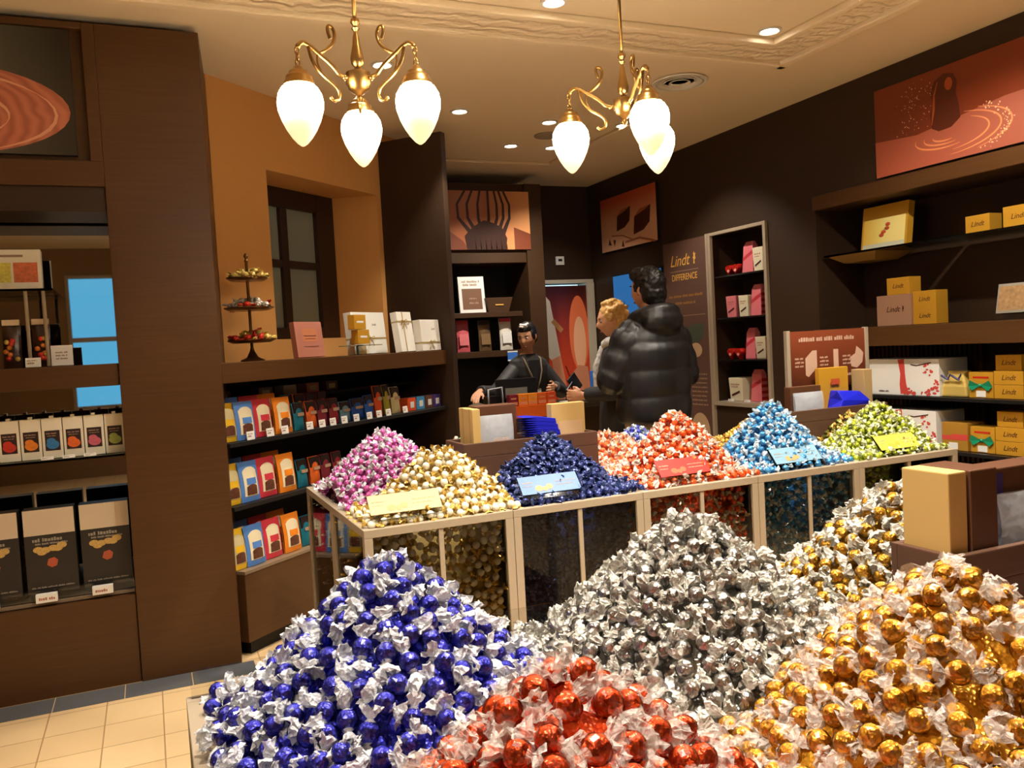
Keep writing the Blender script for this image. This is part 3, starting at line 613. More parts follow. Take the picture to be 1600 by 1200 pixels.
# ------------------------------------------------------------------ rear cabinet
rc = thing('display_cabinet', 'dark rear cabinet of shelves under the whisk picture', 'cabinet', (0, 0, 0))
M().box(3.255, 3.42, 7.06, 7.615, 0, 2.90).build('side_panel', WOOD_R, rc, bevel=.004)
M().box(2.36, 2.47, 7.06, 7.615, 0, 2.90).build('side_panel', WOOD_R, rc, bevel=.004)
M().box(2.47, 3.255, 7.085, 7.615, 2.19, 2.90).build('header', WOOD_R, rc, bevel=.004)
M().box(2.47, 3.255, 7.58, 7.615, 0, 2.19).build('back_panel', BLACK, rc)
M().box(2.47, 3.19, 7.09, 7.58, 1.705, 1.75).build('shelf_board', WOOD_R, rc, bevel=.003)
M().box(2.47, 3.255, 7.09, 7.58, 1.345, 1.40).build('shelf_board', WOOD_R, rc, bevel=.003)
o = carton('framed_notice', 'white framed notice leaning on the upper rear cabinet shelf', 'notice', .25, .03, .33, (2.745, 7.2, 1.752), 0, WHITE, tilt=-.1)
front(o, 'print', [(-.095, .095, .03, .22)], .03, mat('notice_brown', (120, 84, 60), .5)); a = M(); a.dashes(-.09, .09, .285, .02, -.0162, rnd=random.Random(2)); a.dashes(-.08, .08, .255, .02, -.0162, rnd=random.Random(3)); a.dashes(-.03, .08, .09, .018, -.017, rnd=random.Random(4)); a.dashes(-.03, .05, .13, .012, -.017, rnd=random.Random(5)); a.build('printed_text', PALET, o)
b = M(); b.loft([[(-.1, -.05, 0), (.1, -.05, 0), (.1, .05, 0), (-.1, .05, 0)], [(-.13, -.08, .13), (.13, -.08, .13), (.13, .08, .13), (-.13, .08, .13)]])
o = b.build('gift_basket', mat('brown_basket', (86, 60, 40), .5), loc=(2.99, 7.22, 1.752), bevel=.004); tag(o, 'brown tapered basket beside the framed notice', 'basket'); front(o, 'emblem_print', [(-.04, .04, .06, .07)], .14, GOLDT)
for x, nm, m_, h_ in ((2.63, 'pink', mat('pink_bag_foil', (206, 90, 100), .4), .29), (2.84, 'bronze', mat('bronze_bag_foil', (110, 84, 56), .3, metal=.3), .28), (3.05, 'white', mat('white_bag_film', (224, 216, 200), .4), .30)):
    o = pouch('tall %s coffee-style bag on the lower rear cabinet shelf' % nm, .12, h_, .07, (x, 7.18, 1.402), 0, m_, None, None, name='tall_bag')
    M().box(-.055, .055, -.02, .012, h_*.86, h_*.97).build('seal_band', RED if nm != 'bronze' else BAGTOP, o, bevel=.003)
    M().rect(-.045, .045, h_*.2, h_*.55, -.038).build('label_panel', {'pink': mat('rose_label2', (226, 120, 124), .4), 'bronze': mat('bronze_label', (132, 104, 70), .4), 'white': WHITE}[nm], o)
o = carton('blue_card', 'small blue price card hanging below the white tall bag', 'card', .10, .004, .09, (3.06, 7.075, 1.30), 0, mat('blue_card_print', (64, 120, 210), .4)); front(o, 'border', [(-.05, .05, .078, .09), (-.05, .05, 0, .012)], .004, WHITE)

# ------------------------------------------------------------------ gift case in the right wall
gc = thing('gift_case', 'narrow wall case with a pale frame and four shelves of pink tins', 'case', (0, 0, 0))
f = M(); f.box(4.195, 4.225, 4.955, 4.985, .87, 2.25); f.box(4.195, 4.225, 5.615, 5.645, .87, 2.25); f.box(4.195, 4.225, 4.985, 5.615, 2.225, 2.25); f.box(4.195, 4.225, 4.985, 5.615, .87, .90)
f.build('frame', TAUPE, gc, bevel=.003)
M().box(4.19, 4.222, 5.645, 5.672, .0, 2.25).build('edge_strip', TAUPE, gc, bevel=.003)
for z in (1.90, 1.568, 1.236): M().box(4.23, 4.515, 4.97, 5.63, z-.012, z).build('glass_shelf', mat('dark_glass_shelf', (30, 26, 24), .15), gc)
M().box(4.225, 4.515, 4.97, 5.63, .885, .902).build('shelf_board', TAUPE, gc)
def tin(label, y, z, w, h, m, group):
    b = M(); b.loft([[(-w*.44, -w*.4, 0), (w*.44, -w*.4, 0), (w*.44, w*.4, 0), (-w*.44, w*.4, 0)], [(-w*.5, -w*.45, h), (w*.5, -w*.45, h), (w*.5, w*.45, h), (-w*.5, w*.45, h)]])
    o = b.build('gift_tin', m, loc=(4.36, y, z+.001), rot=(0, 0, R90), bevel=.006); tag(o, label, 'tin', group)
    a = M(); y_ = -w*.435
    a.poly([(-w*.3, h*.28), (w*.28, h*.46), (w*.3, h*.38), (-w*.28, h*.2)], y_); a.build('printed_swoosh', INK, o)
    a = M(); a.dashes(-w*.3, w*.3, h*.72, h*.05, -w*.455, rnd=random.Random(1)); a.dashes(-w*.3, w*.2, h*.62, h*.04, -w*.45, rnd=random.Random(2)); a.build('printed_text', mat('tag_red_ink', (176, 110, 90), .6), o)
    return o
def tallbag(label, y, z, w, h, group):
    b = M(); b.loft([[(-w*.5, -w*.3, 0), (w*.5, -w*.3, 0), (w*.5, w*.3, 0), (-w*.5, w*.3, 0)], [(-w*.42, -w*.2, h*.85), (w*.42, -w*.2, h*.85), (w*.42, w*.2, h*.85), (-w*.42, w*.2, h*.85)], [(-w*.3, -w*.1, h), (w*.3, -w*.1, h), (w*.3, w*.1, h), (-w*.3, w*.1, h)]])
    o = b.build('paper_bag', PINK, loc=(4.36, y, z+.001), rot=(0, 0, R90), bevel=.004); tag(o, label, 'bag', group)
    a = M()
    def yy(zz): return -w*.3+(w*.1)*zz/(h*.85)-.001
    a.add([(-w*.46, yy(h*.5), h*.5), (w*.42, yy(h*.72), h*.72), (w*.44, yy(h*.6), h*.6), (-w*.46, yy(h*.38), h*.38)], [(0, 1, 2, 3)]); a.build('red_ribbon', RED, o)
    a = M()
    for k in range(4):
        z0 = h*(.06+.19*k); xs = w*(.5-.08*z0/(h*.85))+.001
        a.add([(xs, yy(z0)*.95, z0), (xs, -yy(z0)*.95, z0), (xs-.001, -yy(z0)*.9, z0+h*.09), (xs-.001, yy(z0)*.9, z0+h*.09)], [(0, 1, 2, 3)])
    a.build('striped_side', REDI, o); return o
def heart(label, y, z, r, group):
    b = M(); pts = []
    for k in range(24):
        t = 2*pi*k/24; pts.append((r*16*sin(t)**3/17, r*(13*cos(t)-5*cos(2*t)-2*cos(3*t)-cos(4*t))/17))
    zmin = min(p[1] for p in pts)
    b.loft([[(x*q, yo, (zz-zmin)*q+(1-q)*r*.9) for x, zz in pts] for q, yo in ((.8, -.03), (1, -.018), (1, .018), (.8, .03))])
    o = b.build('heart_box', mat('red_heart_foil', (206, 40, 30), .25, metal=.3), loc=(4.33, y, z+.001), rot=(0, 0, R90), smooth=2); tag(o, label, 'box', group)
    M().disc(0, r*.75, r*.3, r*.22, -.0305).build('label_panel', mat('heart_label', (236, 170, 150), .4), o)
    return o
PT = mat('pink_tin', (228, 128, 134), .45); CT = mat('cream_tin', (232, 220, 188), .45)
heart('red heart box on the top case shelf, nearer the brown board', 5.53, 1.90, .05, 'red heart boxes'); heart('red heart box on the top case shelf, against the tall pink bag', 5.445, 1.90, .05, 'red heart boxes')
tallbag('tall pink paper bag on the top case shelf', 5.32, 1.90, .13, .245, 'pink paper bags'); tin('cream tin on the top case shelf', 5.18, 1.90, .12, .185, CT, 'cream tins'); tin('pink tin on the top case shelf', 5.05, 1.90, .12, .185, PT, 'pink tins')
tin('pink tin on the second case shelf', 5.52, 1.568, .125, .17, PT, 'pink tins'); tin('cream tin on the second case shelf', 5.375, 1.568, .115, .165, CT, 'cream tins'); tallbag('tall pink paper bag on the second case shelf', 5.245, 1.568, .125, .24, 'pink paper bags'); heart('red heart box on the second case shelf', 5.06, 1.568, .05, 'red heart boxes')
heart('red heart box on the third case shelf, nearer the brown board', 5.55, 1.236, .05, 'red heart boxes'); heart('red heart box on the third case shelf, against the tall pink bag', 5.45, 1.236, .05, 'red heart boxes')
tallbag('tall pink paper bag on the third case shelf', 5.33, 1.236, .12, .24, 'pink paper bags'); tin('cream tin on the third case shelf', 5.19, 1.236, .12, .17, CT, 'cream tins'); tin('pink tin on the third case shelf', 5.06, 1.236, .12, .175, PT, 'pink tins')
tin('large cream tin on the bottom case shelf', 5.48, .902, .17, .185, CT, 'cream tins'); tallbag('tall pink paper bag on the bottom case shelf', 5.28, .902, .13, .25, 'pink paper bags'); tin('pink tin on the bottom case shelf', 5.07, .902, .11, .19, PT, 'pink tins')
for k, y in enumerate((5.5, 5.3, 5.08)): price_tag('white price tag before the %s on the bottom case shelf' % ('large cream tin', 'tall pink bag', 'pink tin')[k], (4.25, y, .903), R90, .07, .018)

# ------------------------------------------------------------------ right niche
gs = M().box(4.25, 4.6, 3.66, 4.44, 1.918, 1.93).build('glass_shelf', GLASS); tag(gs, 'glass shelf under the large gold tray in the right niche', 'shelf')
gs = M().box(4.25, 4.6, 2.55, 3.62, 1.918, 1.93).build('glass_shelf', GLASS); tag(gs, 'glass shelf carrying two small gold boxes in the right niche', 'shelf')
ped = M().loft([[(-.13, -.1, 0), (.13, -.1, 0), (.13, .1, 0), (-.13, .1, 0)], [(-.2, -.17, .05), (.2, -.17, .05), (.2, .17, .05), (-.2, .17, .05)]]).build('shelf_bracket', mat('gold_bracket', (176, 140, 78), .35, metal=.4), loc=(4.42, 4.2, 1.866), rot=(0, 0, R90)); tag(ped, 'gold tapered bracket under the glass shelf of the large gold tray', 'bracket')
o = carton('gold_gift_box', 'large gold gift box leaning upright on the high glass shelf', 'box', .36, .05, .275, (4.36, 4.02, 1.932), R90, GOLDP, tilt=-.14)
front(o, 'pale_panel', [(-.165, .165, .0, .19)], .05, grad_mat('gold_sheen_print', (236, 190, 70), (246, 226, 140), 'X', -.17, .0, mid=(.8, (244, 220, 120)))); 
a = M(); [a.ball((dx, -.028, .10+dz), (.02, .003, .012), 8) for dx, dz in ((0, 0), (.025, .02), (-.015, -.02), (.03, .045))]; a.build('printed_truffles', mat('print_truffle', (186, 80, 44), .4), o, smooth=True)
front(o, 'silver_strip', [(-.165, .165, .0, .03)], .05, mat('pale_strip', (206, 206, 180), .3), 2)
def goldbox(label, w, d, h, loc, group='gold cartons in the right niche', nlab=1, m=None, logo=True):
    o = carton('gold_carton', label, 'box', w, d, h, loc, R90, m or GOLDP, group)
    for k in range(nlab): txt(o, 'brand_lettering', 'Lindt', min(w*.28, .04), 0, h*(k+.5)/nlab, -d/2-.0008, INK, shear=.3)
    return o
goldbox('small gold box on the glass shelf nearer the large gold tray', .15, .1, .10, (4.37, 3.34, 1.931)); goldbox('small gold box on the glass shelf farther along from the gold tray', .17, .1, .115, (4.37, 3.10, 1.931))
o = carton('gift_box', 'square taupe pink box on the wooden ledge', 'box', .26, .12, .19, (4.36, 3.92, 1.437), R90, mat('taupe_pink_box', (170, 128, 100), .5)); script_logo(o, .0, .1, .05, -.061, INK)
goldbox('gold box standing on top of the taupe pink box', .17, .1, .105, (4.36, 3.89, 1.628))
goldbox('pair of gold cartons stacked as one beside the taupe pink box', .165, .1, .2, (4.36, 3.70, 1.437), nlab=2)
o = carton('nut_tray', 'silver-edged tray of nut chocolates propped on the wooden ledge', 'box', .32, .04, .165, (4.36, 3.1, 1.47), R90, mat('silver_tray_edge', (206, 204, 190), .25, metal=.5), tilt=-.2)
front(o, 'contents', [(-.15, .15, .015, .15)], .04, mat('nut_contents', (176, 140, 96), .5, vary=.6, bscale=45)); 
b = M(); b.box(-.09, .09, -.05, .05, 0, .03); o = b.build('tray_easel', ACRYL, loc=(4.36, 3.1, 1.437), rot=(0, 0, R90)); tag(o, 'clear easel block under the nut tray', 'stand')
# lower shelves
nl = thing('niche_shelves', 'two dark shelves of gift boxes under the wooden ledge', 'shelf', (0, 0, 0))
M().box(4.23, 4.595, .82, 4.465, .985, 1.005).build('shelf_board', BLACKP, nl); M().box(4.23, 4.595, .82, 4.465, .675, .695).build('shelf_board', BLACKP, nl); M().box(4.23, 4.595, .82, 4.465, .305, .40).build('base_board', WOOD_D, nl)
def redprint(o, w, d, h):
    a = M(); rn = random.Random(9); y_ = -d/2-.0008
    a.ribbon([(-w*.02, h*.995), (-w*.0, h*.6), (w*.0, h*.3), (w*.02, .012)], [.05, .035, .05, .06], y_)
    for k in range(42):
        cx, cz = rn.choice(((.03, .06), (.14, .04), (.34, .10), (.44, .22), (.47, .36), (.33, .80), (.36, .70)))
        x, z, r_ = w*cx+rn.gauss(0, .018), h*cz+rn.gauss(0, .016), rn.uniform(.006, .015)
        x = min(max(x, -w/2+r_), w/2-r_); z = min(max(z, r_+.001), h-r_-.001); a.disc(x, z, r_, r_*rn.uniform(.5, 1), y_-.00002*k, n=9)
    a.build('printed_ribbon', mat('soft_red_print', (206, 74, 66), .5), o)
    a = M(); a.ribbon([(w*.12, h*.85), (w*.2, h*.82), (w*.4, h*.9)], .006, -d/2-.002); a.build('printed_scribble', INK, o)
    a = M(); a.dashes(-w*.36, -w*.2, h*.1, .01, -d/2-.001); a.build('printed_text', INK, o)
    M().rect(-w*.48, -w*.38, h*.05, h*.22, -d/2-.0011).build('sticker', WHITE, o)
o = carton('gift_box', 'long white box with red ribbon print on the upper dark shelf', 'box', .52, .24, .222, (4.38, 3.83, 1.007), R90, WHITE); redprint(o, .52, .24, .222)
o = carton('gift_box', 'long white box with orange and red print on the lower dark shelf', 'box', .52, .24, .22, (4.38, 3.86, .697), R90, WHITE); redprint(o, .52, .24, .22)
b = M(); n = 10
b.loft([[(-.085, -.05, 0), (.085, -.05, 0), (.085, .05, 0), (-.085, .05, 0)], [(-.08, -.05, .06), (.08, -.05, .06), (.08, .05, .06), (-.08, .05, .06)], [(-.05, -.03, .13), (.05, -.03, .13), (.05, .03, .13), (-.05, .03, .13)], [(-.07, -.02, .15), (.07, -.02, .15), (.07, .02, .15), (-.07, .02, .15)]])
o = b.build('wrapped_gift', GOLDL, loc=(4.33, 3.49, 1.007), rot=(0, 0, R90), bevel=.01); tag(o, 'gold wrapped gift with violet bows on the upper dark shelf', 'gift')
a = M(); [a.tube([(x, -.056, .10), (x-.03, -.07, .125), (x+.01, -.06, .10), (x+.03, -.07, .13), (x, -.056, .10)], .006, 6) for x in (-.035, .035)]; a.build('bow', mat('violet_ribbon', (110, 104, 150), .4), o, smooth=True)
def bowed(label, y, z):
    o = carton('gold_carton', label, 'box', .15, .12, .145, (4.34, y, z), R90, GOLDP, 'gold boxes with green bows')
    a = M(); [a.add([(0, -.066, .07), (sx*.06, -.075, .10), (sx*.075, -.068, .065), (sx*.05, -.072, .04)], [(0, 1, 2, 3)]) for sx in (-1, 1)]; a.ball((0, -.066, .07), .012, 8); a.build('bow', mat('green_ribbon', (20, 140, 100), .4), o)
    M().rect(-.03, .03, .005, .04, -.0615).build('sticker', WHITE, o)
    M().rect(-.05, .05, .11, .12, -.0612).build('printed_text', REDI, o)
bowed('gold box with a green bow on the upper dark shelf', 3.315, 1.007); bowed('gold box with a green bow on the lower dark shelf', 3.315, .697)
for lab, z in (('upper', 1.007), ('lower', .697)):
    goldbox('gold carton, lower of the stacked pair on the %s dark shelf' % lab, .17, .12, .075, (4.34, 3.15, z), 'stacked gold cartons on the dark shelves'); goldbox('gold carton, second in the stack on the %s dark shelf' % lab, .17, .12, .075, (4.34, 3.15, z+.077), 'stacked gold cartons on the dark shelves')
    goldbox('gold carton topping the stack on the %s dark shelf' % lab, .15, .11, .085, (4.345, 3.155, z+.154), 'stacked gold cartons on the dark shelves')
o = carton('kraft_box', 'brown kraft box with a red band on the lower dark shelf', 'box', .17, .14, .16, (4.34, 3.485, .697), R90, mat('kraft_gold_card', (170, 124, 44), .5)); front(o, 'red_band', [(-.085, .085, .06, .085), (-.02, .085, .085, .095)], .14, mat('soft_red_print', (206, 74, 66), .5)); front(o, 'sticker', [(-.04, .02, .005, .045)], .14, WHITE)
goldbox('gold carton on the niche floor near the gold stacks', .2, .14, .12, (4.34, 3.25, .402)); goldbox('gold carton on the niche floor at the end of its row', .2, .14, .12, (4.34, 3.02, .402))

# ------------------------------------------------------------------ pick and mix bins
CAM = Vector((0, 0, 1.45)); FPX = 1323.0
_y, _p, _r = radians(23.24), radians(2.68), radians(3.12)
_F = Vector((sin(_y)*cos(_p), cos(_y)*cos(_p), -sin(_p))); _R = Vector((cos(_y), -sin(_y), 0)); _U = _R.cross(_F)
CR = _R*cos(_r)-_U*sin(_r); CU = _R*sin(_r)+_U*cos(_r)
def in_frame(p, mg=40):
    v = p-CAM; d = v.dot(_F)
    if d < .1: return False
    x = 800+FPX*v.dot(CR)/d; y = 600-FPX*v.dot(CU)/d
    return -mg < x < 1600+mg and -mg < y < 1200+mg
def bin_unit(label, x0, x1, y0, y1, zr, front_=True, lside=False, guard=False, back=False):
    t = thing('sweet_bin', label, 'bin', ((x0+x1)/2, (y0+y1)/2, 0), group=None)
    ox, oy = (x0+x1)/2, (y0+y1)/2
    X0, X1, Y0, Y1 = x0-ox+.001, x1-ox-.001, y0-oy+.001, y1-oy-.001; p = .03
    M().box(X0, X1, Y0, Y1, .05, .22).build('plinth', WOOD, t, bevel=.003)
    M().box(X0+.04, X1-.04, Y0+.04, Y1-.04, 0, .05).build('kickboard', BLACK, t)
    for xa in (X0, X1-p):
        for ya in (Y0, Y1-p): M().box(xa, xa+p, ya, ya+p, .22, zr-.028).build('post', TAUPE, t, bevel=.002)
    r = M(); r.box(X0, X1, Y0, Y0+p, zr-.028, zr); r.box(X0, X1, Y1-p, Y1, zr-.028, zr); r.box(X0, X0+p, Y0+p, Y1-p, zr-.028, zr); r.box(X1-p, X1, Y0+p, Y1-p, zr-.028, zr)
    r.build('top_rail', TAUPE, t, bevel=.002)
    if front_:
        M().box(-.009, .009, Y0+.004, Y0+.018, .22, zr-.028).build('mullion', TAUPE, t, bevel=.002)
        for a_, b__ in ((X0+p, -.009), (.009, X1-p)): M().box(a_+.001, b__-.001, Y0+.010, Y0+.014, .22, zr-.03).build('front_panel', ACRYL, t)
    if lside: M().box(X0+.010, X0+.014, Y0+p, Y1-p, .22, zr-.03).build('side_panel', ACRYL, t)
    if guard: M().box(X0+.01, X1-.01, Y1-.016, Y1-.011, zr, zr+.055).build('guard_panel', ACRYL, t)
    return t
BX = (.63, 1.18, 1.73, 2.285, 2.84, 3.45); BY = (2.80, 3.36, 3.92); ZB = .85
FX = (.025, .63, 1.25, 1.86); FY = (.50, 1.13, 1.75); ZF = .80
names_f = ['ivory and gold', 'navy blue', 'orange', 'light blue', 'green']; names_r = ['pink and white', 'mint green', 'coral', 'violet', 'dark green']
for i in range(5):
    bin_unit('clear-fronted bin of %s sweets in the far counter' % names_f[i], BX[i], BX[i+1], BY[0], BY[1], ZB, True, i == 0)
    bin_unit('bin of %s sweets at the rear of the far counter' % names_r[i], BX[i], BX[i+1], BY[1], BY[2], ZB, False, i == 0)
fr_ = ['blue', 'silver', 'gold and silver']; ff_ = ['red', 'amber', 'caramel brown']
for i in range(3):
    bin_unit('bin holding the %s truffle heap in the near counter' % fr_[i], FX[i], FX[i+1], FY[1], FY[2], ZF, False, i == 0, True)
    bin_unit('bin holding the %s truffle heap in the near counter' % ff_[i], FX[i], FX[i+1], FY[0], FY[1], ZF, False, i == 0)

# ---- sweets
class Heap:
    def __init__(s, key, label, cx, cy, pz, zr, R, mats, kind='sweet', e=1.0, p=1.7, core=None, name='foil_sweet'):
        s.key, s.label, s.cx, s.cy, s.pz, s.zr, s.R, s.mats, s.e, s.p, s.core, s.name = key, label, cx, cy, pz, zr, R, mats, e, p, core, name
        s.pts = []; s.name = key.replace(' ', '_')+'_'+name
    def h(s, x, y):
        rx, ry = s.R if isinstance(s.R, tuple) else (s.R, s.R)
        d = (abs((x-s.cx)/rx)**s.p+abs((y-s.cy)/ry)**s.p)**(1/s.p)
        d = (sqrt(d*d+.018)-.134)/.875
        return s.pz-(s.pz-s.zr)*max(0, d)**s.e
def Hmax(heaps, x, y):
    b = None; bz = -9
    for q in heaps:
        z = q.h(x, y)
        if z > bz: bz, b = z, q
    return bz, b
W_WHITE = film('white_wrapper', (226, 227, 230), .78, .28); W_SILV = film('silver_wrapper', (214, 210, 198), .86, .3, .08)
W_CLR = film('clear_wrapper', (248, 238, 228), .36, .16); W_GOLD = film('gold_wrapper', (218, 180, 88), 1, .28, .3); W_PALE = film('pale_wrapper', (238, 222, 206), .85, .25)
W_NAVY = film('navy_wrapper', (62, 78, 128), 1, .22, .3); W_BW = film('bluewhite_wrapper', (206, 222, 232), .9, .2)
W_GREEN = film('greenwhite_wrapper', (214, 216, 176), .9, .2)
FBLUE = foil('royal_blue_foil', (66, 68, 212), .42, .34, 150); FSILV = foil('silver_foil', (206, 204, 198), .8, .3, 90); FGLD = foil('gold_foil', (228, 172, 52), .55, .32, 150)
FRED = foil('red_foil', (252, 92, 34), .36, .34, 150); FAMB = foil('amber_foil', (255, 182, 52), .42, .34, 150); FCAR = foil('caramel_foil', (160, 92, 34), .5, .32, 150)
FIV = mat('ivory_foil', (238, 230, 204), .3, spec=.6); FPK = foil('pink_foil', (198, 92, 160), .4, .3); FNV = foil('navy_foil', (50, 62, 120), .45, .24); FOR = foil('orange_foil', (232, 90, 36), .4, .28)
FLB = foil('sky_foil', (70, 148, 206), .45, .28); FGR = foil('lime_foil', (164, 176, 44), .55, .28); FCO = foil('coral_foil', (242, 120, 70), .3, .3); FVI = foil('violet_foil', (74, 80, 186), .4, .3); FDG = foil('olive_foil', (84, 84, 24), .6, .3); FMI = foil('mint_foil', (120, 196, 160), .4, .3)

def twist(a, r, Ln, m, n, rings, seed):
    rn = random.Random(seed)
    for sg in (-1, 1):
        ph = rn.uniform(0, 6); R_ = []
        for j, (t, rad) in enumerate(rings):
            ring = []
            for k in range(n):
                w_ = 1 if j < 1 else (1+.17*(1 if k % 2 else -1)*min(1, j/2)+.13*rn.uniform(-1, 1))
                ring.append((sg*(t*Ln*(1+(.10*rn.uniform(-1, 1) if j else 0))), rad*r*w_*cos(2*pi*k/n+ph), rad*r*w_*.62*sin(2*pi*k/n+ph)+(.12*r*rn.uniform(-1, 1) if j else 0)))
            R_.append(ring)
        a.loft(R_, m, cap=False)
    return a
RING_NEAR = [(.40, .55), (.52, .26), (.68, .75), (.84, 1.10), (.95, 1.32), (1.0, 1.22)]; RING_FAR = [(.42, .5), (.55, .3), (.8, .95), (1.0, 1.2)]
SLEEVE = clear('wrapper_sleeve', (250, 248, 246), .18, 1.42)
def wrapper_mesh(r, Ln, m, seed, n=18):
    """one continuous film: flared end, twisted neck, clear sleeve round the ball, neck, flared end"""
    rn = random.Random(seed); R_ = []
    seq = [(-t, rad, 1) for t, rad in reversed(RING_NEAR)]+[(-.25, 1.0, 0), (0, 1.13, 0), (.25, 1.0, 0)]+[(t, rad, 1) for t, rad in RING_NEAR]
    for t, rad, f in seq:
        e = max(0, abs(t)-.45)/.55 if f else 0; ring = []
        for k in range(n):
            w_ = 1+(.11*(1 if k % 2 else -1)*min(1, e*2)+.21*rn.uniform(-1, 1))*(1 if e > .05 else .1)
            a_ = 2*pi*k/n
            ring.append((t*Ln*(1+(.13*rn.uniform(-1, 1) if e > .2 else 0)), rad*r*w_*cos(a_), rad*r*w_*(1-.36*min(1, e*3))*sin(a_)+(.12*r*rn.uniform(-1, 1) if e > .1 else 0)))
        R_.append(ring)
    a = M().loft(R_, 0, cap=False); nr = len(R_)-1; h = len(RING_NEAR)
    a.m = [0 if (ri < h-1 or ri >= nr-h+1) else 1 for ri in range(nr) for _ in range(n)]
    return a.mesh('twist_wrapper', [m, SLEEVE], False)
def near_proto(q, r):
    out = []
    for v in range(3):
        b = M().ball((0, 0, 0), (r*1.06, r, r), 20); jr = random.Random(v)
        b.v = [tuple(Vector(p)*(1+jr.uniform(-.05, .05)+.05*noise.noise(Vector(p)*170+Vector((v*9, 0, 0))))) for p in b.v]; me = b.mesh(q.name, q.mats[0], False)
        w_ = wrapper_mesh(r, r*2.2, q.mats[1], v*7+3)
        out.append((me, w_))
    return out
def far_proto(q, r):
    out = []
    for v in range(3):
        a = M().ball((0, 0, 0), (r*1.06, r, r), 10, 0); nb = len(a.f); twist(a, r, r*2.15, 1, 9, RING_FAR, v*5+1)
        me = a.mesh(q.name, list(q.mats[:2]), False); me.polygons.foreach_set('use_smooth', [p.material_index == 0 for p in me.polygons]); out.append((me, None))
    return out
ICO = M().ball((0, 0, 0), 1, 8)
